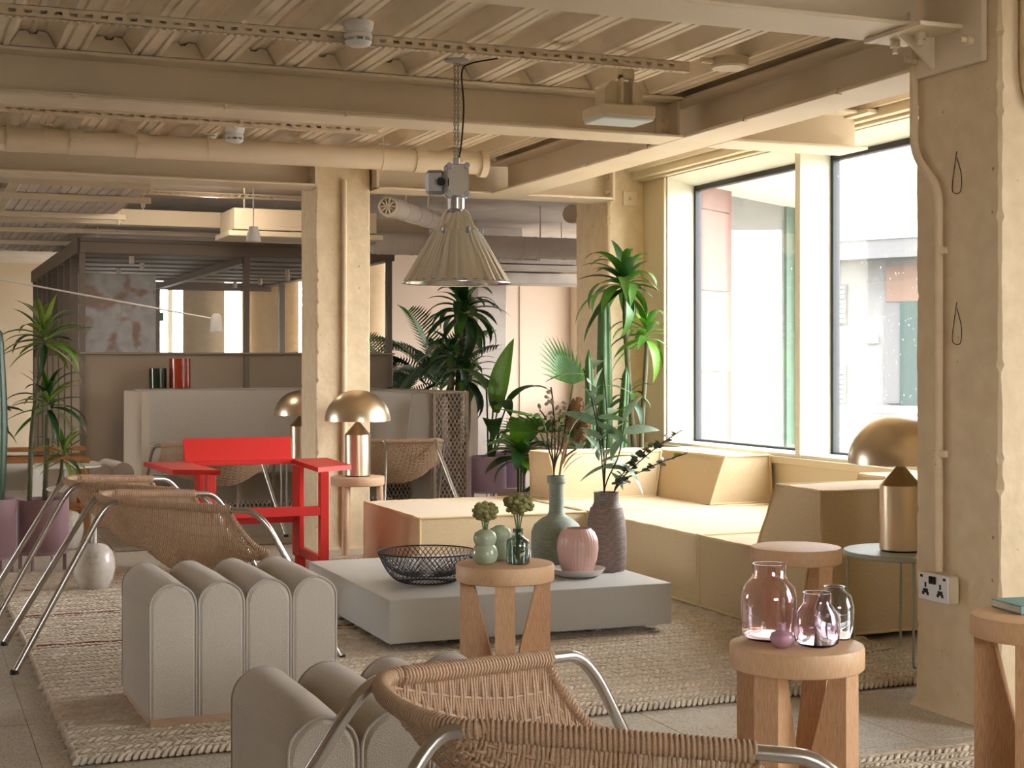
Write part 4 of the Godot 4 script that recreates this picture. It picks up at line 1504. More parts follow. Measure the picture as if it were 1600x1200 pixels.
# ---------------------------------------------------------------- channelled poufs
func pouf(at: Vector3, turn: float, label: String) -> Node3D:
	var t := thing("channel_pouf", label, "pouf", at, turn, "rolled grey poufs")
	var w := 0.145
	for k in 4:
		var x0 := k * w
		var r := w / 2 - 0.002
		var out := []
		for i in 17:
			var a := PI * i / 16.0
			out.append(Vector2(x0 + w / 2 + r * cos(a), 0.43 - r + r * sin(a)))
		out.append(Vector2(x0 + w / 2 - r, 0.03))
		out.append(Vector2(x0 + w / 2 + r, 0.03))
		var st := S()
		# rounded along the front and back rims
		var loops := []
		for lz in [[0.0, 0.012], [-0.004, 0.004], [-0.012, 0.0], [-0.26, -0.002], [-0.508, 0.0], [-0.516, 0.004], [-0.52, 0.012]]:
			var loop := []
			var cc := Vector2(x0 + w / 2, 0.25)
			for p in out:
				var d: Vector2 = (p - cc)
				loop.append(Vector3(p.x - sign(d.x) * min(lz[1], abs(d.x)), p.y - (lz[1] if p.y > 0.25 else 0.0), lz[0]))
			loops.append(loop)
		for i in loops.size() - 1:
			for j in out.size():
				var j2 := (j + 1) % out.size()
				st.set_smooth_group(5 if j < 16 else -1)
				var mid: Vector3 = (loops[i][j] + loops[i][j2]) / 2
				face(st, [loops[i][j], loops[i][j2], loops[i + 1][j2], loops[i + 1][j]], Vector3(mid.x - x0 - w / 2, mid.y - 0.25, 0.0001))
		st.set_smooth_group(-1)
		face(st, loops[0], Vector3(0, 0, 1))
		face(st, loops[loops.size() - 1], Vector3(0, 0, -1))
		var p := part(t, "roll", st, mats.boucle)
		for zz in [-0.004, -0.516]:
			st = S()
			var pl := []
			pl.append(Vector3(out[18].x, out[18].y, zz))
			for i in 17:
				pl.append(Vector3(out[i].x, out[i].y, zz))
			pl.append(Vector3(out[17].x, out[17].y, zz))
			for i in pl.size():
				var q: Vector3 = pl[i]
				pl[i] = q + Vector3(-sign(q.x - x0 - w / 2) * 0.002, -0.002 if q.y > 0.4 else 0.0, 0)
			tube(st, pl, 0.0042, 6)
			part(p, "piping", st, mats.boucle_piping)
	var b := S()
	bx(b, 0.004, w * 4 - 0.004, 0.0, 0.032, -0.512, -0.006, 0.003)
	part(t, "plinth", b, mats.pale_wood)
	return t

func build_poufs() -> void:
	pouf(Vector3(0.672, 0.017, -4.52), 0.02, "rolled oatmeal pouf on the braided rug, before the pair of woven chairs")
	pouf(Vector3(0.668, 0.0, -2.78), 0.0, "rolled oatmeal pouf standing off the rug next to the single woven chair")
	pouf(Vector3(0.86, 0.012, -10.25), 0.1, "rolled oatmeal pouf by the end of the grey sofa")

# ---------------------------------------------------------------- woven lounge chairs
func hull(x: float) -> Array:
	var w: float
	if x < 0.0:
		w = 0.2 * sqrt(max(0.0, 1.0 - pow(-x / 0.075, 2.0)))
	elif x < 0.33:
		w = lerp(0.2, 0.36, x / 0.33)
	else:
		w = lerp(0.36, 0.385, (x - 0.33) / 0.14)
	var yt: float = 0.58 - 0.025 * clamp(x / 0.33, 0.0, 1.0)
	if x > 0.33:
		yt = 0.40 + 0.155 * pow(1.0 - (x - 0.33) / 0.14, 1.7)
	var yb: float
	if x < 0.25:
		yb = 0.28 + 0.3 * pow((0.25 - x) / 0.325, 1.5)
	else:
		yb = 0.28 + 0.07 * pow((x - 0.25) / 0.22, 2.0)
	return [w, yt, min(yb, yt)]

func hull_point(x: float, p: float) -> Vector3:
	var h := hull(x)
	var a := p * PI / 2
	return Vector3(x, h[1] - (h[1] - h[2]) * pow(max(cos(a), 0.0), 0.9), h[0] * sin(a))

func coil(st: SurfaceTool, path: Array, r: float, rope: float, pitch: float) -> void:
	var L := 0.0
	var acc := [0.0]
	for i in path.size() - 1:
		L += path[i].distance_to(path[i + 1])
		acc.append(L)
	var turns := int(L / pitch)
	var pts := []
	var seg := 0
	var n := turns * 8
	for i in n + 1:
		var s := L * i / n
		while seg < path.size() - 2 and acc[seg + 1] < s:
			seg += 1
		var f: float = (s - acc[seg]) / max(0.00001, acc[seg + 1] - acc[seg])
		var c: Vector3 = path[seg].lerp(path[seg + 1], f)
		var t: Vector3 = (path[seg + 1] - path[seg]).normalized()
		var u := t.cross(Vector3.UP).normalized()
		var v := t.cross(u)
		var a := TAU * i / 8.0
		pts.append(c + (u * cos(a) + v * sin(a)) * r)
	tube(st, pts, rope, 5)

func woven_chair(at: Vector3, turn: float, label: String) -> Node3D:
	var t := thing("woven_lounge_chair", label, "chair", at, turn, "woven cord lounge chairs")
	for s in [-1, 1]:
		var st := S()
		var path := bent([Vector3(-0.40, 0.006, s * 0.29), Vector3(-0.075, 0.578, s * 0.168), Vector3(0.0, 0.58, s * 0.2), Vector3(0.33, 0.555, s * 0.36), Vector3(0.44, 0.547, s * 0.414), Vector3(0.73, 0.006, s * 0.46)], 0.1, 8)
		tube(st, path, 0.0115, 12)
		part(t, "side_frame", st, mats.steel_tube)
		for f in [Vector3(-0.402, 0.005, s * 0.29), Vector3(0.732, 0.005, s * 0.46)]:
			st = S()
			lathe(st, [Vector2(0.0, -0.005), Vector2(0.016, -0.005), Vector2(0.014, 0.01), Vector2(0.0, 0.012)], 12, f)
			part(t, "foot_cap", st, mats.thin_black)
	# woven seat: strands across, alternately over and under the lengthwise cords
	var st := S()
	var n := 88
	for i in n:
		var x := -0.07 + 0.535 * i / (n - 1)
		var pts := []
		for k in 41:
			var p := -1.0 + 2.0 * k / 40.0
			var q := hull_point(x, p)
			var q2 := hull_point(x, clamp(p + 0.02, -1, 1)) - hull_point(x, clamp(p - 0.02, -1, 1))
			var nr := Vector3(0, q2.z, -q2.y).normalized()
			var over := 0.0032 * cos(PI * k / 2.0 + (PI if (i / 2) % 2 == 0 else 0.0))
			pts.append(q + nr * over)
		tube(st, pts, 0.0031, 5, false, false)
	for j in 21:
		var p := -1.0 + 2.0 * j / 20.0
		var pts := []
		for k in 24:
			pts.append(hull_point(-0.066 + 0.53 * k / 23.0, p * 0.98))
		tube(st, pts, 0.0032, 5, false, false)
	part(t, "woven_seat", st, mats.rattan)
	# wound rims
	for s in [-1, 1]:
		st = S()
		var path := [Vector3(0.0, 0.58, s * 0.2), Vector3(0.34, 0.5545, s * 0.364)]
		tube(st, path, 0.0145, 10)
		coil(st, path, 0.0145, 0.0036, 0.0078)
		part(t, "wound_arm", st, mats.rattan)
	st = S()
	var back := []
	for k in 25:
		var a := -PI / 2 + PI * k / 24.0
		back.append(Vector3(-0.075 * cos(a), 0.581, 0.2 * sin(a)))
	tube(st, back, 0.0125, 10)
	coil(st, back, 0.0125, 0.0036, 0.0078)
	part(t, "wound_back_rim", st, mats.rattan)
	st = S()
	var front := []
	for k in 12:
		front.append(hull_point(0.34 + 0.13 * k / 11.0, -1.0))
	for k in 30:
		front.append(hull_point(0.47, -1.0 + 2.0 * (k + 1) / 31.0))
	for k in 12:
		front.append(hull_point(0.47 - 0.13 * k / 11.0, 1.0))
	tube(st, front, 0.008, 8)
	coil(st, front, 0.008, 0.0036, 0.0085)
	part(t, "wound_front_rim", st, mats.rattan)
	return t

func build_woven_chairs() -> void:
	var a := woven_chair(Vector3(0.76, 0.018, -5.8), 0.0, "woven cord lounge chair on the rug, next to the rolled pouf")
	copy(a, Vector3(0.72, 0.018, -6.67), 0.0, "woven cord lounge chair on the rug, next to the marble ball table", "woven_lounge_chair")
	copy(a, Vector3(0.77, 0.0, -2.19), 0.0, "woven cord lounge chair standing apart beside the oak stool of glass vases", "woven_lounge_chair")
	copy(a, Vector3(1.95, 0.012, -9.72), PI / 2, "woven cord lounge chair behind the red chair, facing the grey sofa", "woven_lounge_chair")
	copy(a, Vector3(3.12, 0.012, -9.55), PI / 2, "woven cord lounge chair right behind the lamp column, facing the mesh sofa", "woven_lounge_chair")

# ---------------------------------------------------------------- red armchair
func build_red_chair() -> void:
	var t := thing("red_armchair", "bright red painted board armchair with broad flat arms", "chair", Vector3(1.68, 0.022, -7.33))
	var m: Material = mats.red_paint
	var lay := Basis(Vector3.RIGHT, PI / 2)
	for s in [-1, 1]:
		var st := S()
		var poly := [Vector2(s * 0.245, 0.0), Vector2(s * 0.455, -0.13), Vector2(s * 0.5, -0.78), Vector2(s * 0.29, -0.72)]
		prism(st, poly, Transform3D(lay, Vector3(0, 0.55, 0)), 0.024)
		part(t, "arm_board", st, m)
		st = S()
		bx(st, s * 0.262 - 0.012, s * 0.262 + 0.012, 0.06, 0.54, -0.56, -0.4, 0.002)
		bx(st, s * 0.262 - 0.02, s * 0.262 + 0.02, 0.0, 0.07, -0.47, -0.4, 0.002)
		part(t, "rear_leg", st, m)
		st = S()
		bx(st, s * 0.285 - 0.022, s * 0.285 + 0.022, 0.0, 0.54, -0.07, -0.02, 0.002)
		part(t, "front_leg", st, m)
		st = S()
		bx(st, s * 0.265 - 0.012, s * 0.265 + 0.012, 0.07, 0.115, -0.5, -0.03, 0.002)
		part(t, "stretcher", st, m)
	var b := S()
	bx(b, -0.3, 0.3, 0.538, 0.562, -0.78, -0.7, 0.002)
	part(t, "back_rail", b, m)
	b = S()
	cbox(b, Vector3(0, 0.615, -0.765), Vector3(0.585, 0.135, 0.02), 0.002, Basis(Vector3.RIGHT, -0.25))
	part(t, "backrest", b, m)
	b = S()
	cbox(b, Vector3(0, 0.323, -0.37), Vector3(0.51, 0.022, 0.7), 0.002, Basis(Vector3.RIGHT, -0.09))
	part(t, "seat", b, m)
	b = S()
	bx(b, -0.26, 0.262, 0.32, 0.365, -0.045, -0.02, 0.002)
	part(t, "front_rail", b, m)
	b = S()
	bx(b, -0.25, 0.25, 0.24, 0.32, -0.52, -0.495, 0.002)
	part(t, "cross_rail", b, m)

# ---------------------------------------------------------------- lamps
func mushroom_lamp(at: Vector3, label: String) -> Node3D:
	var t := thing("mushroom_lamp", label, "lamp", at, 0, "brushed brass mushroom lamps")
	var st := S()
	lathe(st, [Vector2(0, 0.006), Vector2(0.0735, 0.006), Vector2(0.075, 0.008), Vector2(0.075, 0.24), Vector2(0.073, 0.243)], 48, Vector3.ZERO, 30.0)
	part(t, "cylinder_base", st, mats.brushed_brass)
	st = S()
	lathe(st, [Vector2(0.073, 0.243), Vector2(0.004, 0.322), Vector2(0.003, 0.34)], 48, Vector3.ZERO, 30.0)
	part(t, "cone", st, mats.brushed_brass)
	st = S()
	lathe(st, [Vector2(0, 0.0), Vector2(0.07, 0.0), Vector2(0.07, 0.006), Vector2(0, 0.006)], 32)
	part(t, "foot", st, mats.thin_black)
	st = S()
	var prof := []
	for i in 17:
		var a := PI / 2 * i / 16.0
		prof.append(Vector2(0.19 * cos(a), 0.32 + 0.18 * sin(a)))
	lathe(st, prof, 64)
	var inn := []
	for i in 17:
		var a := PI / 2 * (1.0 - i / 16.0)
		inn.append(Vector2(0.187 * cos(a), 0.32 + 0.177 * sin(a)))
	lathe(st, inn, 64)
	lathe(st, [Vector2(0.187, 0.32), Vector2(0.19, 0.32)], 64)
	part(t, "dome_shade", st, mats.brushed_brass)
	st = S()
	tube(st, [Vector3(0, 0.33, 0), Vector3(0, 0.49, 0)], 0.004, 8)
	part(t, "spindle", st, mats.brushed_brass)
	return t

func build_lamps() -> void:
	mushroom_lamp(Vector3(3.375, 0.42, -4.54), "brushed brass mushroom lamp on the sage side table behind the socket column")
	var a := mushroom_lamp(Vector3(2.43, 0.456, -8.36), "brushed brass mushroom lamp on the pale wooden table at the far column")
	copy(a, Vector3(2.68, 0.412, -10.72), 0.0, "dark brass mushroom lamp half hidden behind the far column, by the grey sofa", "mushroom_lamp")
	var t := thing("low_side_table", "low white side table half hidden behind the far column", "table", Vector3(2.68, -0.126, -10.72))
	var st := S()
	lathe(st, [Vector2(0, 0.518), Vector2(0.17, 0.518), Vector2(0.17, 0.538), Vector2(0, 0.538)], 40)
	part(t, "table_top", st, mats.white_metal)
	for k in 6:
		st = S()
		tube(st, [Vector3(cos(k * TAU / 6) * 0.14, 0.138, sin(k * TAU / 6) * 0.14), Vector3(cos(k * TAU / 6) * 0.14, 0.52, sin(k * TAU / 6) * 0.14)], 0.007, 6)
		part(t, "leg", st, mats.white_metal)

func build_pendant() -> void:
	var t := thing("factory_pendant", "aluminium factory pendant with a fluted cone shade on twin chains", "pendant", Vector3(2.085, 0, -5.74))
	var st := S()
	lathe(st, [Vector2(0.0, 2.342), Vector2(0.05, 2.342), Vector2(0.05, 2.336), Vector2(0.015, 2.33), Vector2(0.0, 2.33)], 24)
	part(t, "ceiling_plate", st, mats.cast_aluminium)
	for sx in [-1, 1]:
		st = S()
		for k in 27:
			var y := 2.325 - 0.0152 * k
			var lk := []
			var horizontal := k % 2 == 0
			for i in 10:
				var a := TAU * i / 10
				var u := 0.0045 * cos(a)
				var v := 0.011 * sin(a)
				lk.append(Vector3(0.007 * sx + (u if horizontal else 0.0), y + v, 0.0 if horizontal else u))
			tube(st, lk, 0.0016, 5, true)
		part(t, "chain", st, mats.chain_steel)
	st = S()
	tube(st, curve([Vector3(0.16, 2.35, 0.05), Vector3(0.05, 2.325, 0.03), Vector3(0.02, 2.29, 0.01), Vector3(0.028, 2.15, 0.01), Vector3(0.02, 1.99, 0.0), Vector3(0.0, 1.9, 0.0)]), 0.0035, 6)
	part(t, "flex", st, mats.thin_black)
	var yaw := Basis(Vector3.UP, -0.38)
	st = S()
	cbox(st, Vector3(0, 1.845, 0), Vector3(0.1, 0.135, 0.1), 0.012, yaw)
	cbox(st, yaw * Vector3(-0.085, -0.005, 0.0) + Vector3(0, 1.845, 0), Vector3(0.08, 0.1, 0.085), 0.014, yaw)
	part(t, "gear_housing", st, mats.cast_aluminium)
	st = S()
	cbox(st, yaw * Vector3(0.01, 0, 0.056) + Vector3(0, 1.845, 0), Vector3(0.085, 0.13, 0.012), 0.004, yaw)
	part(t, "front_plate", st, mats.spun_aluminium)
	for p in [Vector3(-0.025, 0.058, 0.06), Vector3(0.045, 0.058, 0.06), Vector3(-0.025, -0.058, 0.06), Vector3(0.045, -0.058, 0.06)]:
		st = S()
		tube(st, [yaw * p + Vector3(0, 1.845, 0), yaw * (p + Vector3(0, 0, 0.02)) + Vector3(0, 1.845, 0)], 0.012, 14)
		tube(st, [yaw * (p + Vector3(0, 0, 0.02)) + Vector3(0, 1.845, 0), yaw * (p + Vector3(0, 0, 0.021)) + Vector3(0, 1.845, 0)], 0.007, 10)
		part(t, "lug", st, mats.cast_aluminium)
	st = S()
	tube(st, [yaw * Vector3(-0.06, 0.0, 0.05) + Vector3(0, 1.84, 0), yaw * Vector3(-0.06, 0.0, 0.075) + Vector3(0, 1.84, 0)], 0.016, 14)
	part(t, "cable_gland", st, mats.thin_black)
	st = S()
	bx(st, -0.014, 0.014, 1.905, 1.945, -0.006, 0.006, 0.004)
	part(t, "hanging_eye", st, mats.cast_aluminium)
	st = S()
	lathe(st, [Vector2(0.033, 1.79), Vector2(0.033, 1.735), Vector2(0.05, 1.725), Vector2(0.06, 1.71), Vector2(0.078, 1.665), Vector2(0.095, 1.65), Vector2(0.1, 1.64)], 40, Vector3.ZERO, 50)
	part(t, "neck_dome", st, mats.spun_aluminium)
	for k in 6:
		st = S()
		var a := TAU * k / 6 + 0.4
		cbox(st, Vector3(cos(a) * 0.098, 1.645, sin(a) * 0.098), Vector3(0.024, 0.02, 0.012), 0.003, Basis(Vector3.UP, -a))
		part(t, "clasp", st, mats.cast_aluminium)
	st = S()
	lathe(st, [Vector2(0.1, 1.64), Vector2(0.103, 1.632), Vector2(0.216, 1.44)], 192, Vector3.ZERO, 60, 0.013, 32)
	lathe(st, [Vector2(0.216, 1.44), Vector2(0.222, 1.434), Vector2(0.222, 1.43), Vector2(0.214, 1.432)], 60, Vector3.ZERO, 60)
	lathe(st, [Vector2(0.212, 1.434), Vector2(0.098, 1.632), Vector2(0.0, 1.66)], 60, Vector3.ZERO, 60)
	part(t, "cone_shade", st, mats.spun_aluminium)
	st = S()
	lathe(st, [Vector2(0.0, 1.46), Vector2(0.03, 1.468), Vector2(0.045, 1.5), Vector2(0.04, 1.55), Vector2(0.02, 1.6), Vector2(0.015, 1.66)], 20)
	part(t, "bulb", st, mats.white_plastic)

# ---------------------------------------------------------------- grey banquette with metal mesh casing
func diamond_mesh(st: SurfaceTool, w: float, h: float, xf: Transform3D) -> void:
	# bars in two directions, cut to the rectangle
	var pw := 0.032
	var slope := 1.75
	for s in [-1.0, 1.0]:
		var c := -h / slope
		while c < w + h / slope:
			# line x = c + s*y/slope
			var ya := 0.0
			var yb := h
			var xa := c
			var xb: float = c + s * h / slope
			if s > 0:
				if xa < 0:
					ya = -xa * slope; xa = 0.0
				if xb > w:
					yb = (w - c) * slope; xb = w
			else:
				if xa > w:
					ya = (xa - w) * slope; xa = w
				if xb < 0:
					yb = c * slope; xb = 0.0
			if yb > ya + 0.01:
				var a := Vector2(xa, ya)
				var b := Vector2(xb, yb)
				var d := (b - a).normalized() * 0.0
				var nn := Vector2(-(b - a).y, (b - a).x).normalized() * 0.0034
				var A := [a + nn - d, b + nn + d, b - nn + d, a - nn - d]
				for zz in [0.0, 0.003]:
					face(st, [xf * Vector3(A[0].x, A[0].y, zz), xf * Vector3(A[1].x, A[1].y, zz), xf * Vector3(A[2].x, A[2].y, zz), xf * Vector3(A[3].x, A[3].y, zz)], xf.basis * Vector3(0, 0, 1 if zz > 0 else -1))
			c += pw

func grey_block(t: Node3D, called: String, c: Array, bulge := 0.012) -> void:
	var st := S()
	soft_block(st, c, bulge, 6)
	var p := part(t, called, st, mats.grey_fabric)
	st = S()
	piping(st, c, 0.005)
	part(p, "piping", st, mats.grey_piping)

func build_grey_sofa() -> void:
	var t := thing("grey_banquette", "long grey upholstered banquette in an expanded metal mesh casing", "sofa", Vector3(0, 0, -11.9))
	grey_block(t, "back_cushion", block_corners(1.66, 3.62, 0.44, 0.905, -0.02, 0.16))
	grey_block(t, "seat_cushion", block_corners(1.62, 3.62, 0.3, 0.5, 0.15, 0.85))
	grey_block(t, "side_cushion", [Vector3(3.3, 0.44, 0.14), Vector3(3.62, 0.44, 0.14), Vector3(3.66, 0.44, 1.25), Vector3(3.46, 0.44, 1.25), Vector3(3.44, 0.89, 0.14), Vector3(3.62, 0.89, 0.14), Vector3(3.66, 0.89, 1.25), Vector3(3.52, 0.89, 1.25)])
	grey_block(t, "side_seat", block_corners(2.98, 3.44, 0.3, 0.49, 0.86, 1.26))
	var st := S()
	for x in [1.6, 2.3, 3.0, 3.66]:
		bx(st, x - 0.008, x + 0.008, 0.0, 0.3, 0.8, 0.816)
	bx(st, 1.6, 3.66, 0.28, 0.3, 0.8, 0.816)
	bx(st, 1.6, 3.66, 0.02, 0.036, 0.8, 0.816)
	bx(st, 3.66, 3.95, 0.885, 0.9, 0.0, 1.3, 0.002)
	for x in [3.68, 3.94]:
		bx(st, x - 0.01, x + 0.01, 0.0, 0.89, 1.28, 1.3)
	bx(st, 3.66, 3.95, 0.02, 0.04, 1.28, 1.3)
	bx(st, 1.585, 1.64, 0.0, 0.9, -0.04, 0.9)
	part(t, "steel_frame", st, mats.mesh_paint)
	st = S()
	diamond_mesh(st, 2.06, 0.27, Transform3D(Basis(), Vector3(1.6, 0.025, 0.812)))
	part(t, "front_mesh", st, mats.mesh_paint)
	st = S()
	diamond_mesh(st, 0.27, 0.86, Transform3D(Basis(), Vector3(3.675, 0.03, 1.295)))
	part(t, "end_mesh", st, mats.mesh_paint)
	st = S()
	diamond_mesh(st, 1.3, 0.86, Transform3D(Basis(Vector3.UP, PI / 2), Vector3(3.945, 0.03, 1.29)))
	part(t, "side_mesh", st, mats.mesh_paint)
	# boards that carry the cushions; the casing stays hollow behind its mesh
	st = S()
	bx(st, 1.66, 3.66, 0.275, 0.29, 0.1, 0.8)
	bx(st, 1.66, 3.66, 0.02, 0.275, 0.1, 0.115)
	bx(st, 3.664, 3.672, 0.02, 0.885, 0.02, 1.26)
	part(t, "support_boards", st, mats.mesh_paint)
	# two glass cylinders on the back ledge
	for a in [[1.83, 0.045, 0.155, "olive_glass", "short dark olive glass vase on the grey sofa ledge"], [2.0, 0.055, 0.23, "amber_glass", "taller amber red glass vase on the grey sofa ledge"]]:
		var v := thing("glass_vase", a[4], "vase", Vector3(a[0], 0.918, -11.84), 0, "glass vases on the grey sofa")
		st = S()
		var r: float = a[1] * 1.5
		lathe(st, [Vector2(0, 0.0), Vector2(r, 0.0), Vector2(r, a[2]), Vector2(r - 0.006, a[2]), Vector2(r - 0.006, 0.012), Vector2(0, 0.012)], 32)
		part(v, "body", st, mats[a[3]])
# ---------------------------------------------------------------- vessels and things on the tables
func ball(st: SurfaceTool, c: Vector3, r: Vector3, n := 10, b := Basis()) -> void:
	st.set_smooth_group(3)
	for i in n / 2:
		var a0 := -PI / 2 + PI * i / (n / 2)
		var a1 := -PI / 2 + PI * (i + 1) / (n / 2)
		for k in n:
			var t0 := TAU * k / n
			var t1 := TAU * (k + 1) / n
			var p := func(a, t): return c + b * (Vector3(cos(a) * cos(t), sin(a), cos(a) * sin(t)) * r)
			var m := b * Vector3(cos((a0 + a1) / 2) * cos((t0 + t1) / 2), sin((a0 + a1) / 2), cos((a0 + a1) / 2) * sin((t0 + t1) / 2))
			if i == 0:
				face(st, [p.call(a0, t0), p.call(a1, t0), p.call(a1, t1)], m)
			elif i == n / 2 - 1:
				face(st, [p.call(a0, t0), p.call(a0, t1), p.call(a1, t0)], m)
			else:
				face(st, [p.call(a0, t0), p.call(a0, t1), p.call(a1, t1), p.call(a1, t0)], m)
	st.set_smooth_group(-1)

func vessel(called: String, label: String, at: Vector3, prof: Array, m: Material, wall := 0.004, group := "", ribs := 0) -> Node3D:
	var t := thing(called, label, "vase", at, 0, group)
	var st := S()
	lathe(st, prof, 96 if ribs > 0 else 40, Vector3.ZERO, 50, 0.03 if ribs > 0 else 0.0, ribs)
	var inn := []
	for i in range(prof.size() - 1, -1, -1):
		var p: Vector2 = prof[i]
		if p.x > wall * 1.5:
			inn.append(Vector2(p.x - wall, max(p.y, wall)))
	inn.append(Vector2(0, wall))
	var last: Vector2 = prof[prof.size() - 1]
	lathe(st, [last, inn[0]], 40)
	lathe(st, inn, 40, Vector3.ZERO, 50)
	part(t, "body", st, m)
	return t

func leaf_mesh(ln: float, w: float, droop: float, fold := 0.25, segs := 9, blunt := 0.75) -> ArrayMesh:
	# grows from the origin along +x, face up
	var st := S()
	st.set_smooth_group(4)
	var pos := Vector3.ZERO
	var prev := []
	for i in segs + 1:
		var s := float(i) / segs
		var a := -droop * pow(s, 1.4)
		var dir := Vector3(cos(a), sin(a), 0)
		var up := Vector3(-sin(a), cos(a), 0)
		if i > 0:
			pos += dir * ln / segs
		var ww: float = w * pow(sin(PI * pow(clamp(s * 0.97 + 0.03, 0, 1), blunt)), 0.85) * 0.5
		if i == segs:
			ww = 0.0006
		var row := [pos + up * fold * ww + Vector3(0, 0, -ww), pos, pos + up * fold * ww + Vector3(0, 0, ww)]
		if i > 0:
			for k in 2:
				face(st, [prev[k], prev[k + 1], row[k + 1], row[k]], up)
		prev = row
	st.set_smooth_group(-1)
	return fin(st)

func put_leaf(parent: Node, m: ArrayMesh, mat_: Material, at: Vector3, yaw: float, pitch: float, sc := 1.0, roll := 0.0) -> void:
	var o := part(parent, "leaf", m, mat_)
	o.transform = Transform3D(Basis(Vector3.UP, yaw) * Basis(Vector3(0, 0, 1), pitch) * Basis(Vector3.RIGHT, roll) * Basis().scaled(Vector3.ONE * sc), at)

func rosette(parent: Node, at: Vector3, n: int, meshes: Array, ms: Array, r: RandomNumberGenerator, lo := -0.5, hi := 1.35, sc := 1.0) -> void:
	for i in n:
		var s := float(i) / n
		var yaw := i * 2.39996 + r.randf_range(-0.2, 0.2)
		var pitch: float = lerp(lo, hi, pow(s, 0.8)) + r.randf_range(-0.12, 0.12)
		var wall_side: float = 0.62 if cos(yaw) > 0.45 and parent.position.x > 4.0 and parent.position.z > -9.0 else 1.0
		put_leaf(parent, meshes[i % meshes.size()], ms[i % ms.size()], at + Vector3(cos(yaw) * 0.01, 0.10 * (s - 0.5), -sin(yaw) * 0.01), yaw, pitch, wall_side * sc * r.randf_range(0.78, 1.08) * (1.0 - 0.25 * s), r.randf_range(-0.3, 0.3))

func frond_mesh(ln: float, w: float, droop: float, pairs := 22) -> ArrayMesh:
	# feather palm frond along +x
	var st := S()
	var pos := Vector3.ZERO
	var pts := []
	for i in 25:
		var s := float(i) / 24
		var a := -droop * pow(s, 1.5)
		if i > 0:
			pos += Vector3(cos(a), sin(a), 0) * ln / 24
		pts.append(pos)
	var rr := []
	for i in 25:
		rr.append(0.004 * (1.0 - 0.8 * i / 24.0))
	tube(st, pts, rr, 5)
	for k in pairs:
		var s := 0.18 + 0.8 * k / pairs
		var p: Vector3 = pts[int(s * 24)]
		var ll: float = w * (0.45 + 0.55 * sin(PI * s))
		for sd in [-1, 1]:
			var out := Vector3(0.62, 0.12, sd * 0.78).normalized()
			var side := Vector3(0.78, 0, -sd * 0.62)
			var a := p + side * 0.006
			var b := p - side * 0.006
			var mid := p + out * ll * 0.55 + Vector3(0, 0.01, 0)
			var tip := p + out * ll + Vector3(0, -0.14 * ll, 0)
			face(st, [a, mid + side * 0.009, tip, mid - side * 0.009], Vector3.UP)
			face(st, [a, mid - side * 0.009, b], Vector3.UP)
	return fin(st)

func fan_mesh(rad: float, n := 17, spread := 2.6) -> ArrayMesh:
	var st := S()
	for k in n:
		var a: float = lerp(-spread / 2, spread / 2, float(k) / (n - 1))
		var d := Vector3(cos(a), 0.05, sin(a))
		var s := Vector3(-sin(a), 0, cos(a))
		var L := rad * (0.86 + 0.14 * cos(a))
		var m := d * L * 0.5
		face(st, [Vector3.ZERO, m + s * 0.018, d * L + Vector3(0, -0.03, 0), m + Vector3(0, -0.008, 0)], Vector3.UP)
		face(st, [Vector3.ZERO, m + Vector3(0, -0.008, 0), d * L + Vector3(0, -0.03, 0), m - s * 0.018], Vector3.UP)
	return fin(st)

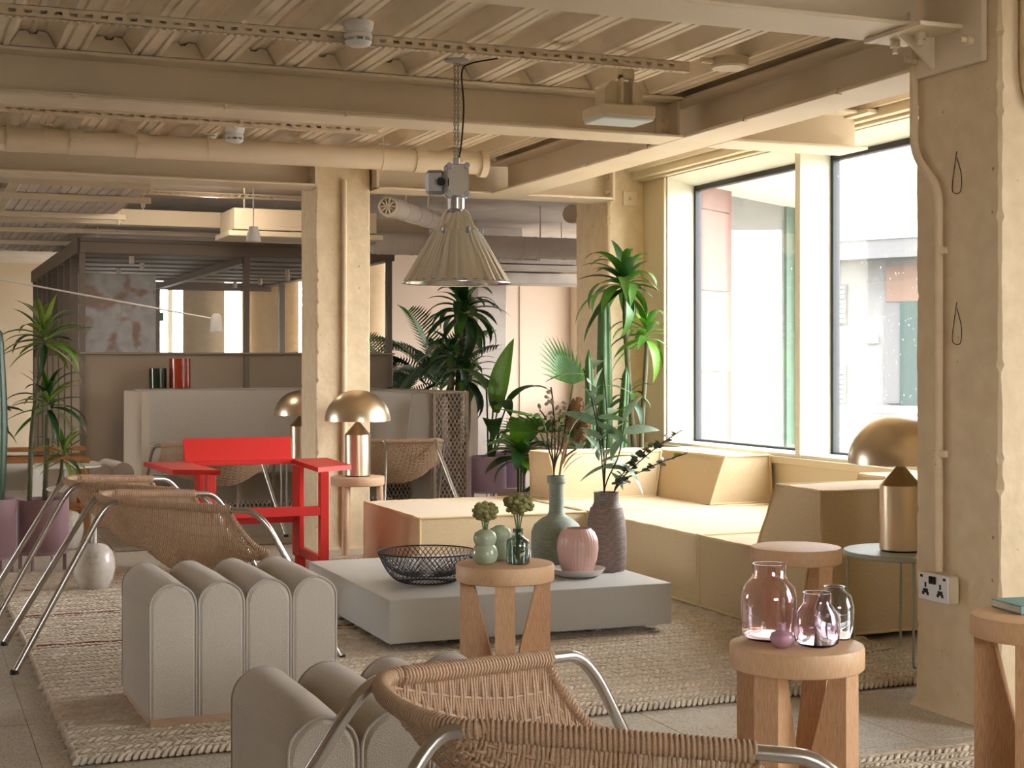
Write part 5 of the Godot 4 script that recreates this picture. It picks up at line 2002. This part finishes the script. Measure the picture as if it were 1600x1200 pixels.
func build_tabletop() -> void:
	var top := 0.2205
	# double-walled wire bowl
	var t := thing("wire_bowl", "dark double-walled wire mesh bowl on the grey coffee table", "bowl", Vector3(1.96, top, -5.74))
	for lay in 2:
		var st := S()
		for dirn in [-1, 1]:
			for k in 54:
				var pts := []
				for i in 13:
					var s := i / 12.0
					var rr: float = lerp(0.075, 0.2, pow(s, 0.55)) if lay == 0 else lerp(0.03, 0.196, pow(s, 0.5))
					var y: float = lerp(0.002, 0.125, pow(s, 1.5)) if lay == 0 else lerp(0.03, 0.127, pow(s, 1.9))
					var a: float = TAU * k / 54 + dirn * s * 0.75
					pts.append(Vector3(cos(a) * rr, y, sin(a) * rr))
				tube(st, pts, 0.0011, 4, false, false)
		part(t, "outer_wires" if lay == 0 else "inner_wires", st, mats.black_wire)
	for a in [[0.2, 0.126, "rim_ring"], [0.075, 0.003, "base_ring"]]:
		var st := S()
		var ring := []
		for k in 48:
			ring.append(Vector3(cos(TAU * k / 48) * a[0], a[1], sin(TAU * k / 48) * a[0]))
		tube(st, ring, 0.003, 6, true)
		part(t, a[2], st, mats.black_wire)
	# tall green bottle with dried stems
	var bp := Vector3(2.68, top, -6.08)
	vessel("bottle_vase", "tall pale green stoneware bottle holding dried banksia and pods", bp, [Vector2(0, 0), Vector2(0.1, 0.0), Vector2(0.11, 0.006), Vector2(0.114, 0.06), Vector2(0.112, 0.14), Vector2(0.1, 0.172), Vector2(0.07, 0.198), Vector2(0.042, 0.212), Vector2(0.034, 0.23), Vector2(0.032, 0.3), Vector2(0.033, 0.352), Vector2(0.042, 0.358), Vector2(0.043, 0.385), Vector2(0.04, 0.388)], mats.green_glaze)
	t = thing("dried_stems", "dried banksia cones and pale pod twigs in the green bottle", "dried flowers", bp)
	var r := RandomNumberGenerator.new()
	r.seed = 71
	var st := S()
	for a in [[Vector3(0.06, 0.62, 0.03), Vector3(0.1, 0.72, 0.02), 0.05, 0.036], [Vector3(0.085, 0.56, 0.05), Vector3(0.135, 0.64, 0.04), 0.046, 0.03]]:
		st = S()
		tube(st, curve([Vector3(0.005, 0.1, 0), Vector3(0.015, 0.42, 0.01), a[0] - Vector3(0.01, 0.05, 0)]), 0.0045, 7)
		part(t, "stem", st, mats.dry_leaf)
		st = S()
		var ax: Vector3 = (a[1] - a[0]).normalized()
		var bb := Basis(Vector3(ax.y, -ax.x, 0).normalized(), ax, Vector3(ax.y, -ax.x, 0).normalized().cross(ax))
		ball(st, (a[0] + a[1]) / 2 - ax * 0.01, Vector3(a[3] * 0.85, a[0].distance_to(a[1]) * 0.68, a[3] * 0.85), 16, bb)
		for i in 260:
			var v := Vector3(r.randfn(), r.randfn(), r.randfn()).normalized()
			var p: Vector3 = (a[0] + a[1]) / 2 - ax * 0.01 + bb * (v * Vector3(a[3], a[0].distance_to(a[1]) * 0.72, a[3]))
			tube(st, [p - bb * v * 0.006, p + bb * v * 0.004], 0.0022, 4)
		part(t, "banksia_cone", st, mats.banksia)
	var dl := leaf_mesh(0.16, 0.018, 0.7, 0.5)
	for i in 7:
		put_leaf(t, dl, mats.dry_leaf, Vector3(0.03, 0.4 + 0.02 * i, 0.01), -0.6 + i * 0.8, 1.0, r.randf_range(0.7, 1.1))
	for a in 5:
		var base := Vector3(-0.01, 0.1, 0.004 * (a - 2))
		var tip := Vector3(-0.08 + 0.035 * a, 0.68 + 0.05 * (a % 3), 0.05 * sin(a * 2.0))
		var pts := curve([base, Vector3(-0.012, 0.4, 0), Vector3(-0.04 + 0.012 * a, 0.52, 0.01 * a), tip.lerp(Vector3(-0.03, 0.55, 0), 0.35) + Vector3(0.012, 0, 0), tip])
		st = S()
		tube(st, pts, 0.0034, 6)
		part(t, "twig", st, mats.twig_dark)
		for k in 6:
			var p: Vector3 = pts[int(pts.size() * (0.62 + 0.06 * k))]
			var v := Vector3(r.randf_range(-1, 1), r.randf_range(-0.3, 0.9), r.randf_range(-1, 1)).normalized()
			st = S()
			tube(st, [p, p + v * 0.022], 0.0016, 5)
			ball(st, p + v * 0.03, Vector3(0.0085, 0.014, 0.0085), 8, Basis(v.cross(Vector3(0.3, 0.2, 0.9)).normalized(), v, v.cross(Vector3(0.3, 0.2, 0.9)).normalized().cross(v)))
			part(t, "bud", st, mats.bud_cream)
	# brown stoneware vase with eucalyptus
	var vp := Vector3(2.79, top, -5.8)
	vessel("stoneware_vase", "brown ridged stoneware vase holding leafy eucalyptus stems", vp, [Vector2(0, 0), Vector2(0.078, 0.0), Vector2(0.083, 0.01), Vector2(0.088, 0.08), Vector2(0.086, 0.16), Vector2(0.08, 0.22), Vector2(0.07, 0.262), Vector2(0.069, 0.268), Vector2(0.062, 0.272), Vector2(0.054, 0.29), Vector2(0.053, 0.33), Vector2(0.055, 0.334)], mats.brown_stoneware, 0.006)
	t = thing("eucalyptus_stems", "sage and blue-grey eucalyptus branches in the brown stoneware vase", "foliage", vp)
	var long_leaf := leaf_mesh(0.16, 0.046, 0.5, 0.2)
	for a in [[Vector3(-0.12, 0.86, 0.03), "leaf_grey"], [Vector3(-0.05, 0.74, -0.02), "leaf_grey"], [Vector3(0.06, 0.66, 0.06), "leaf_grey"], [Vector3(-0.02, 0.92, 0.0), "leaf_grey"]]:
		st = S()
		var pts := curve([Vector3(0, 0.05, 0), Vector3(-0.01, 0.33, 0.0), a[0].lerp(Vector3(0, 0.33, 0), 0.5) + Vector3(0.015, 0, 0), a[0]])
		tube(st, pts, 0.003, 6)
		part(t, "stem", st, mats.twig_dark)
		for k in 8:
			var p: Vector3 = pts[int((pts.size() - 1) * (0.52 + 0.068 * k))]
			put_leaf(t, long_leaf, mats[a[1]], p, k * 2.4 + a[0].x * 9.0, r.randf_range(-0.7, 0.9), r.randf_range(0.75, 1.25), r.randf_range(-0.8, 0.8))
	var disc := leaf_mesh(0.032, 0.032, 0.2, 0.1, 5, 0.9)
	for a in [Vector3(0.3, 0.6, 0.12), Vector3(0.2, 0.55, 0.08), Vector3(0.34, 0.5, 0.1)]:
		st = S()
		var pts := curve([Vector3(0.01, 0.05, 0), Vector3(0.03, 0.33, 0.01), a.lerp(Vector3(0.03, 0.33, 0), 0.5) + Vector3(-0.01, 0.02, 0), a])
		tube(st, pts, 0.0025, 6)
		part(t, "stem", st, mats.twig_dark)
		for k in 30:
			var p: Vector3 = pts[int((pts.size() - 1) * (0.42 + 0.019 * k))]
			put_leaf(t, disc, mats.leaf_blue if k < 25 else mats.leaf_stripe, p, k * 1.7, r.randf_range(-0.4, 1.0), r.randf_range(0.7, 1.15), r.randf_range(-0.6, 0.6))
	# pink ribbed pot on a saucer
	var pp := Vector3(2.6, top, -5.68)
	t = thing("saucer", "shallow off-white dish under the pink ribbed pot", "dish", pp)
	st = S()
	lathe(st, [Vector2(0, 0), Vector2(0.07, 0), Vector2(0.1, 0.012), Vector2(0.116, 0.034), Vector2(0.112, 0.034), Vector2(0.095, 0.018), Vector2(0, 0.014)], 48, Vector3.ZERO, 60)
	part(t, "bowl", st, mats.white_saucer)
	vessel("ribbed_pot", "glossy pink ribbed ceramic pot on the off-white dish", pp + Vector3(0, 0.0185, 0), [Vector2(0, 0), Vector2(0.058, 0.0), Vector2(0.064, 0.006), Vector2(0.078, 0.05), Vector2(0.085, 0.095), Vector2(0.082, 0.135), Vector2(0.07, 0.165), Vector2(0.056, 0.178), Vector2(0.054, 0.181)], mats.pink_glaze, 0.005, "", 32)
	# celadon and green glass vases with hydrangea on the oak stool
	var sy := 0.475
	var cel := [Vector2(0, 0), Vector2(0.022, 0), Vector2(0.036, 0.01), Vector2(0.042, 0.03), Vector2(0.036, 0.052), Vector2(0.03, 0.06), Vector2(0.034, 0.068), Vector2(0.037, 0.082), Vector2(0.032, 0.098), Vector2(0.018, 0.106), Vector2(0.015, 0.108)]
	vessel("celadon_vase", "small double-bulb celadon vase with a pale green flower head", Vector3(1.69, sy, -4.39), cel, mats.celadon)
	vessel("celadon_vase", "small double-bulb celadon vase tucked behind the green glass bottle", Vector3(1.775, sy, -4.475), cel, mats.celadon)
	vessel("glass_bottle", "small dark green glass bottle with a green flower head", Vector3(1.79, sy, -4.36), [Vector2(0, 0), Vector2(0.033, 0), Vector2(0.037, 0.004), Vector2(0.037, 0.066), Vector2(0.033, 0.076), Vector2(0.02, 0.082), Vector2(0.016, 0.09), Vector2(0.017, 0.11)], mats.green_glass, 0.003)
	for a in [[Vector3(1.69, sy + 0.02, -4.39), 0.145, 0.036, "pale dried hydrangea head in the celadon vase"], [Vector3(1.79, sy + 0.02, -4.36), 0.165, 0.046, "large dried hydrangea head in the green glass bottle"]]:
		t = thing("hydrangea", a[3], "flower", a[0], 0, "dried hydrangea heads")
		st = S()
		for k in 4:
			tube(st, curve([Vector3(0.003 * k - 0.005, 0, 0), Vector3(0.004 * k - 0.006, 0.09, 0.002), Vector3(0.012 * (k - 1.5), a[1] - 0.01, 0.006 * (k % 2))]), 0.0022, 5)
		part(t, "stem", st, mats.stem_green)
		st = S()
		for k in 110:
			var v := Vector3(r.randfn(), r.randfn() * 0.8 + 0.25, r.randfn()).normalized() * r.randf_range(0.55, 1.0)
			ball(st, Vector3(0, a[1], 0) + v * Vector3(a[2], a[2] * 0.82, a[2]), Vector3(0.0115, 0.009, 0.0115), 6)
		part(t, "flower_head", st, mats.hydrangea)
	# glass on the second oak stool
	sy = 0.451
	vessel("glass_jar", "big clear pink glass jar on the oak stool", Vector3(1.9, sy, -3.06), [Vector2(0, 0), Vector2(0.05, 0), Vector2(0.062, 0.008), Vector2(0.066, 0.03), Vector2(0.067, 0.1), Vector2(0.06, 0.125), Vector2(0.043, 0.145), Vector2(0.04, 0.152), Vector2(0.04, 0.178)], mats.pink_glass, 0.0035)
	vessel("glass_jar", "medium lilac glass jar between the pink jar and smoky vase", Vector3(1.96, sy, -2.95), [Vector2(0, 0), Vector2(0.04, 0), Vector2(0.05, 0.008), Vector2(0.053, 0.04), Vector2(0.048, 0.075), Vector2(0.034, 0.095), Vector2(0.032, 0.1), Vector2(0.033, 0.122)], mats.lilac_glass, 0.003)
	vessel("glass_vase", "smoky grey domed glass vase on the oak stool", Vector3(2.055, sy, -3.02), [Vector2(0, 0), Vector2(0.043, 0), Vector2(0.047, 0.004), Vector2(0.047, 0.075), Vector2(0.04, 0.1), Vector2(0.025, 0.112), Vector2(0.022, 0.118), Vector2(0.025, 0.121)], mats.smoke_glass, 0.003)
	vessel("mini_bottle", "tiny lilac ceramic bottle before the pink jar", Vector3(1.868, sy, -2.955), [Vector2(0, 0), Vector2(0.012, 0), Vector2(0.024, 0.01), Vector2(0.028, 0.022), Vector2(0.024, 0.033), Vector2(0.011, 0.039), Vector2(0.0095, 0.042), Vector2(0.0095, 0.056)], mats.lilac_ceramic, 0.002)
	# book on the third stool
	t = thing("book", "small teal covered book on the oak stool by the column", "book", Vector3(2.68, 0.476, -3.04), -0.12)
	st = S()
	bx(st, -0.09, 0.09, 0.0, 0.003, -0.065, 0.065, 0.001)
	bx(st, -0.09, 0.09, 0.019, 0.022, -0.065, 0.065, 0.001)
	bx(st, -0.09, 0.09, 0.0, 0.022, 0.062, 0.065, 0.001)
	part(t, "cover", st, mats.book_teal)
	st = S()
	bx(st, -0.087, 0.087, 0.003, 0.019, -0.062, 0.062)
	part(t, "pages", st, mats.book_paper)
	var tm := TextMesh.new()
	tm.text = "Bert Mebaum"
	tm.font_size = 16
	tm.pixel_size = 0.0005
	tm.depth = 0.0004
	var f := SystemFont.new()
	f.font_names = PackedStringArray(["Droid Serif"])
	tm.font = f
	var tx := part(t, "spine_lettering", tm, mats.ink)
	tx.position = Vector3(-0.035, 0.011, 0.0653)

# ---------------------------------------------------------------- plants
func planter(called: String, label: String, at: Vector3, r: float, y0: float, y1: float, m: Material) -> Node3D:
	var t := thing(called, label, "planter", at)
	var st := S()
	lathe(st, [Vector2(0, y0), Vector2(r - 0.004, y0), Vector2(r, y0 + 0.004), Vector2(r, y1 - 0.002), Vector2(r - 0.003, y1), Vector2(r - 0.006, y1), Vector2(r - 0.006, y1 - 0.03)], 48, Vector3.ZERO, 50)
	part(t, "pot", st, m)
	st = S()
	lathe(st, [Vector2(r + 0.002, y0 - 0.012), Vector2(r + 0.002, y0 + 0.004), Vector2(r - 0.02, y0 + 0.004), Vector2(r - 0.02, y0 - 0.012), Vector2(r + 0.002, y0 - 0.012)], 48)
	part(t, "stand_ring", st, m)
	for k in 4:
		st = S()
		var a := TAU * k / 4 + 0.5
		cbox(st, Vector3(cos(a) * (r - 0.01), y0 / 2, sin(a) * (r - 0.01)), Vector3(0.02, y0, 0.008), 0.001, Basis(Vector3.UP, -a))
		part(t, "leg", st, m)
	st = S()
	lathe(st, [Vector2(r - 0.006, y1 - 0.03), Vector2(0, y1 - 0.022)], 32)
	part(t, "soil", st, mats.soil)
	return t

func cactus(t: Node3D, base: Vector3, h: float, r: float, m: Material, lean := Vector3.ZERO) -> void:
	var st := S()
	var n := 60
	var prev := []
	for i in 15:
		var s := i / 14.0
		var rr := r * (0.8 + 0.2 * sin(PI * min(s * 1.2, 1.0))) * sqrt(max(0.0, 1.0 - pow(max(0.0, (s - 0.86) / 0.14), 2.0)))
		var ring := []
		for k in n:
			var a := TAU * k / n
			var f := 0.76 + 0.24 * pow(abs(cos(a * 3.0)), 1.5)
			ring.append(base + lean * s + Vector3(cos(a) * rr * f, h * s, sin(a) * rr * f))
		if i > 0:
			st.set_smooth_group(6)
			for k in n:
				var k2 := (k + 1) % n
				var mid: Vector3 = (ring[k] + ring[k2]) / 2 - base - lean * s
				face(st, [prev[k], prev[k2], ring[k2], ring[k]], Vector3(mid.x, 0.02, mid.z))
		prev = ring
	st.set_smooth_group(-1)
	part(t, "cactus_stem", st, m)

func cane(t: Node3D, pts: Array, r0: float, r1: float) -> void:
	var st := S()
	var p := curve(pts, 10)
	var rr := []
	for i in p.size():
		rr.append(lerp(r0, r1, float(i) / p.size()) * (1.0 + 0.07 * (i % 2)))
	tube(st, p, rr, 10)
	part(t, "cane", st, mats.cane_bark)

func build_plants() -> void:
	var r := RandomNumberGenerator.new()
	r.seed = 404
	var strap := [leaf_mesh(0.42, 0.085, 1.3), leaf_mesh(0.4, 0.08, 0.8), leaf_mesh(0.44, 0.08, 1.8)]
	var stripe := [leaf_mesh(0.3, 0.044, 0.9, 0.35), leaf_mesh(0.28, 0.042, 0.5, 0.35), leaf_mesh(0.31, 0.044, 1.4, 0.35)]
	var broad := [leaf_mesh(0.34, 0.13, 0.9, 0.2), leaf_mesh(0.3, 0.12, 1.4, 0.2)]
	# group behind the sofa corner
	planter("planter", "tall mauve planter hidden behind the mustard corner backrest", Vector3(4.21, 0, -8.22), 0.13, 0.08, 0.42, mats.mauve_pot)
	var t := thing("dragon_tree", "glossy green dragon tree with two leafy heads at the window jamb", "plant", Vector3(4.21, 0.4, -8.22))
	cane(t, [Vector3(-0.05, 0, 0), Vector3(-0.09, 0.5, -0.01), Vector3(-0.125, 0.9, 0.0), Vector3(-0.13, 1.16, 0.0)], 0.017, 0.014)
	cane(t, [Vector3(-0.03, 0, 0.02), Vector3(-0.03, 0.3, 0.03), Vector3(0.0, 0.65, 0.02), Vector3(0.01, 0.84, 0.02)], 0.015, 0.012)
	rosette(t, Vector3(-0.13, 1.2, 0.0), 42, strap, [mats.leaf_mid, mats.leaf_dark, mats.leaf_mid], r, -0.7, 1.4, 1.0)
	rosette(t, Vector3(0.01, 0.89, 0.02), 26, strap, [mats.leaf_bright, mats.leaf_mid], r, -0.6, 1.4, 0.78)
	rosette(t, Vector3(-0.09, 0.52, 0.0), 14, strap, [mats.leaf_dark, mats.leaf_mid], r, -0.6, 1.0, 0.7)
	t = thing("column_cactus", "tall ribbed column cactus before the concrete pillar", "cactus", Vector3(3.96, 0.0, -8.26))
	cactus(t, Vector3(0, 0.1, 0), 1.46, 0.055, mats.cactus_green)
	cactus(t, Vector3(0.06, 0.15, 0.05), 0.95, 0.035, mats.cactus_green, Vector3(0.05, 0, 0.03))
	cactus(t, Vector3(-0.09, 0.15, 0.03), 1.05, 0.035, mats.cactus_green, Vector3(-0.03, 0, 0))
	var st := S()
	lathe(st, [Vector2(0, 0), Vector2(0.11, 0), Vector2(0.11, 0.2), Vector2(0.1, 0.2), Vector2(0.0, 0.18)], 32)
	part(t, "pot", st, mats.mauve_pot)
	t = thing("fan_palm", "fan palm with stiff pleated leaves behind the sofa back", "plant", Vector3(3.72, 0.0, -8.35))
	st = S()
	lathe(st, [Vector2(0, 0), Vector2(0.13, 0), Vector2(0.14, 0.3), Vector2(0.13, 0.3), Vector2(0.0, 0.28)], 32)
	part(t, "pot", st, mats.mauve_pot)
	var fan := fan_mesh(0.34)
	for a in [[Vector3(0.06, 0.98, 0.02), 2.2, 1.15, 1.0], [Vector3(-0.16, 0.78, 0.05), 2.9, 0.25, 0.85], [Vector3(-0.1, 0.68, -0.1), -2.2, 0.5, 0.9], [Vector3(0.2, 0.74, 0.1), -0.5, 0.6, 0.8]]:
		st = S()
		tube(st, curve([Vector3(0, 0.28, 0), a[0] * Vector3(0.4, 0.7, 0.4), a[0]]), 0.006, 6)
		part(t, "stalk", st, mats.stem_green)
		put_leaf(t, fan, mats.leaf_mid, a[0], a[1], a[2], a[3])
	t = thing("leafy_plant", "low bushy plant with broad patterned leaves behind the sofa", "plant", Vector3(3.55, 0.0, -8.6))
	st = S()
	lathe(st, [Vector2(0, 0), Vector2(0.13, 0), Vector2(0.15, 0.32), Vector2(0.14, 0.32), Vector2(0.0, 0.3)], 32)
	part(t, "pot", st, mats.mauve_pot)
	rosette(t, Vector3(0, 0.55, 0), 22, broad, [mats.leaf_mid, mats.leaf_dark, mats.leaf_bright], r, -0.3, 1.3, 1.0)
	rosette(t, Vector3(0.35, 0.6, 0.1), 16, broad, [mats.leaf_mid, mats.leaf_grey], r, -0.4, 1.2, 0.9)
	for k in 8:
		st = S()
		tube(st, [Vector3(0.02 * cos(k), 0.3, 0.02 * sin(k)), Vector3(0.02 * cos(k) + (0.35 if k > 4 else 0.0), 0.55, 0.03 * sin(k) + (0.1 if k > 4 else 0.0))], 0.006, 6)
		part(t, "stalk", st, mats.stem_green)
	# lilac planters in the rear
	planter("planter", "lilac metal planter on legs beside the mesh sofa end", Vector3(4.17, 0, -10.75), 0.135, 0.13, 0.4, mats.lilac_pot)
	planter("planter", "lilac metal planter on legs, the further of the touching pair", Vector3(4.52, 0, -11.2), 0.135, 0.13, 0.4, mats.lilac_pot)
	t = thing("bird_of_paradise", "bird of paradise plant with one bright upright paddle leaf", "plant", Vector3(4.17, 0.37, -10.75))
	var paddle := [leaf_mesh(0.6, 0.2, 0.35, 0.35, 12), leaf_mesh(0.42, 0.15, 1.3, 0.25, 10)]
	for a in [[Vector3(0.06, 0.36, 0.02), -0.4, 1.45, "leaf_bright", 0], [Vector3(-0.02, 0.55, 0.0), 2.2, 0.9, "leaf_mid", 1], [Vector3(0.13, 0.42, 0.05), 0.1, 0.9, "leaf_mid", 1], [Vector3(0.0, 0.3, 0.06), -1.9, 0.25, "leaf_dark", 1], [Vector3(0.05, 0.2, 0.1), -0.9, 0.3, "leaf_mid", 1], [Vector3(0.16, 0.25, 0.0), 0.3, 0.5, "leaf_dark", 1], [Vector3(-0.02, 0.14, 0.08), -1.2, 0.2, "leaf_mid", 1], [Vector3(0.0, 0.42, 0.1), -1.6, 0.4, "leaf_dark", 1]]:
		st = S()
		tube(st, curve([Vector3(a[0].x * 0.2, 0, a[0].z * 0.2), a[0] * Vector3(0.6, 0.6, 0.6), a[0]]), 0.007, 6)
		part(t, "stalk", st, mats.stem_green)
		put_leaf(t, paddle[a[4]], mats[a[3]], a[0], a[1], a[2], 1.0, 0.9 if a[4] == 0 else 0.0)
	t = thing("trailing_plant", "small mixed foliage plant in the further lilac planter", "plant", Vector3(4.52, 0.36, -11.2))
	rosette(t, Vector3(0, 0.08, 0), 24, stripe, [mats.leaf_stripe, mats.leaf_mid], r, -0.9, 1.2, 0.9)
	# tall cane plant and palms behind the mesh sofa
	t = thing("corn_plant", "tall dark corn plant with drooping straps below the pendant", "plant", Vector3(4.22, 0.0, -11.6))
	st = S()
	lathe(st, [Vector2(0, 0), Vector2(0.14, 0), Vector2(0.15, 0.34), Vector2(0.14, 0.34), Vector2(0.0, 0.32)], 32)
	part(t, "pot", st, mats.mauve_pot)
	cane(t, [Vector3(0, 0.3, 0), Vector3(0.01, 0.9, 0), Vector3(0.06, 1.5, 0)], 0.03, 0.025)
	cane(t, [Vector3(-0.03, 0.3, 0.02), Vector3(-0.06, 0.7, 0.02), Vector3(-0.05, 1.15, 0.02)], 0.026, 0.022)
	cane(t, [Vector3(0.04, 0.3, 0.04), Vector3(0.08, 0.6, 0.04), Vector3(0.08, 0.95, 0.04)], 0.022, 0.02)
	var wide := [leaf_mesh(0.5, 0.11, 1.6), leaf_mesh(0.46, 0.1, 1.1), leaf_mesh(0.52, 0.11, 2.0)]
	rosette(t, Vector3(0.06, 1.55, 0), 34, wide, [mats.leaf_dark, mats.leaf_mid], r, -0.5, 1.35, 0.95)
	rosette(t, Vector3(-0.05, 1.2, 0.02), 24, wide, [mats.leaf_dark, mats.leaf_mid], r, -0.6, 1.2, 0.8)
	rosette(t, Vector3(0.08, 1.0, 0.04), 22, wide, [mats.leaf_dark, mats.leaf_mid], r, -0.6, 1.2, 0.75)
	var fr := [frond_mesh(0.85, 0.24, 1.1), frond_mesh(0.75, 0.22, 1.6), frond_mesh(0.8, 0.23, 0.7)]
	for a in [[Vector3(3.95, 0, -12.6), 1.05, 15, "feather palm filling the gap beside the lamp column", 0.9], [Vector3(4.5, 0, -12.9), 1.25, 12, "taller feather palm rising behind the corn plant", 1.0], [Vector3(2.35, 0, -15.0), 0.98, 12, "feather palm standing inside the glazed room", 0.7]]:
		t = thing("feather_palm", a[3], "plant", a[0], 0, "feather palms")
		st = S()
		lathe(st, [Vector2(0, 0), Vector2(0.15, 0), Vector2(0.16, 0.36), Vector2(0.15, 0.36), Vector2(0.0, 0.34)], 32)
		part(t, "pot", st, mats.mauve_pot)
		for k in a[2]:
			var yaw: float = k * 2.4
			var p := Vector3(cos(yaw) * 0.04, a[1] * r.randf_range(0.6, 0.85), -sin(yaw) * 0.04)
			st = S()
			tube(st, [Vector3(cos(yaw) * 0.05, 0.34, -sin(yaw) * 0.05), p], 0.006, 5)
			part(t, "stalk", st, mats.stem_green)
			var o := part(t, "frond", fr[k % 3], mats.leaf_dark if k % 3 else mats.leaf_mid)
			o.transform = Transform3D(Basis(Vector3.UP, yaw) * Basis(Vector3(0, 0, 1), r.randf_range(0.7, 1.35)) * Basis().scaled(Vector3.ONE * a[4] * r.randf_range(0.8, 1.05)), p)
	t = thing("leafy_plant", "leafy green plant among the round columns of the bright hall", "plant", Vector3(4.3, 0.0, -16.9))
	st = S()
	lathe(st, [Vector2(0, 0), Vector2(0.14, 0), Vector2(0.15, 0.36), Vector2(0.14, 0.36), Vector2(0.0, 0.34)], 32)
	part(t, "pot", st, mats.mauve_pot)
	cane(t, [Vector3(0, 0.3, 0), Vector3(0.01, 0.8, 0), Vector3(0.0, 1.3, 0)], 0.02, 0.015)
	rosette(t, Vector3(0, 1.15, 0), 26, strap, [mats.leaf_mid], r, -0.5, 1.4, 0.8)
	# striped dragon trees and cactus beside the woven chairs
	planter("planter", "mauve metal planter of the striped dragon trees", Vector3(0.69, 0, -8.42), 0.135, 0.1, 0.38, mats.mauve_pot)
	t = thing("striped_dragon_tree", "lemon-striped dragon trees of three heights in the mauve planter", "plant", Vector3(0.68, 0.35, -8.42))
	cane(t, [Vector3(-0.06, 0, 0.03), Vector3(-0.045, 0.4, 0.03), Vector3(0.0, 0.72, 0.02), Vector3(0.02, 0.86, 0.02)], 0.014, 0.011)
	cane(t, [Vector3(0.02, 0, 0), Vector3(0.03, 0.25, 0), Vector3(0.035, 0.48, 0)], 0.014, 0.011)
	cane(t, [Vector3(0.05, 0, 0.02), Vector3(0.1, 0.14, 0.02), Vector3(0.11, 0.24, 0.02)], 0.01, 0.008)
	rosette(t, Vector3(0.02, 0.9, 0.02), 34, stripe, [mats.leaf_stripe, mats.leaf_bright, mats.leaf_dark, mats.leaf_stripe], r, -0.5, 1.4, 1.0)
	rosette(t, Vector3(0.04, 0.55, 0), 30, stripe, [mats.leaf_stripe, mats.leaf_mid, mats.leaf_dark], r, -0.5, 1.4, 0.95)
	rosette(t, Vector3(0.115, 0.27, 0.02), 22, stripe, [mats.leaf_stripe, mats.leaf_mid], r, -0.5, 1.3, 0.75)
	planter("planter", "mauve metal planter of the dark cactus", Vector3(0.42, 0, -8.3), 0.125, 0.1, 0.4, mats.mauve_pot)
	t = thing("column_cactus", "dark green column cactus beside the striped dragon trees", "cactus", Vector3(0.42, 0.36, -8.3))
	cactus(t, Vector3(0.0, 0, 0), 0.98, 0.085, mats.cactus_dark)
	t = thing("leafy_plant", "dark broad-leaved plant behind the striped dragon trees", "plant", Vector3(0.5, 0.0, -10.95))
	st = S()
	lathe(st, [Vector2(0, 0), Vector2(0.14, 0), Vector2(0.15, 0.36), Vector2(0.14, 0.36), Vector2(0.0, 0.34)], 32)
	part(t, "pot", st, mats.mauve_pot)
	rosette(t, Vector3(0, 0.75, 0), 20, broad, [mats.leaf_dark], r, -0.3, 1.3, 1.0)
	st = S()
	tube(st, [Vector3(0, 0.3, 0), Vector3(0, 0.75, 0)], 0.01, 6)
	part(t, "stalk", st, mats.stem_green)

func build_small() -> void:
	# wooden shelf bench behind the plants
	var t := thing("wooden_bench", "low orange wooden shelf bench behind the striped plants", "bench", Vector3(0.65, 0, -9.75))
	var st := S()
	bx(st, -0.7, 0.42, 0.5, 0.53, -0.18, 0.18, 0.003)
	part(t, "bench_top", st, mats.orange_wood)
	st = S()
	bx(st, -0.7, 0.42, 0.56, 0.58, -0.18, 0.0, 0.003)
	part(t, "upper_shelf", st, mats.orange_wood)
	st = S()
	bx(st, -0.68, 0.4, 0.2, 0.22, -0.16, 0.16, 0.003)
	part(t, "lower_shelf", st, mats.orange_wood)
	for x in [-0.67, 0.39]:
		for z in [-0.15, 0.15]:
			st = S()
			bx(st, x - 0.025, x + 0.025, 0.0, 0.5, z - 0.025, z + 0.025, 0.002)
			part(t, "leg", st, mats.orange_wood)
	t = thing("table_lamp", "small white cone lamp on the wooden bench", "lamp", Vector3(0.42, 0.581, -9.85))
	st = S()
	lathe(st, [Vector2(0, 0), Vector2(0.05, 0), Vector2(0.05, 0.01), Vector2(0.008, 0.014), Vector2(0.008, 0.56)], 20)
	part(t, "stem", st, mats.white_metal)
	st = S()
	lathe(st, [Vector2(0.03, 0.66), Vector2(0.1, 0.56), Vector2(0.097, 0.56), Vector2(0.0, 0.655)], 28)
	part(t, "shade", st, mats.white_metal)
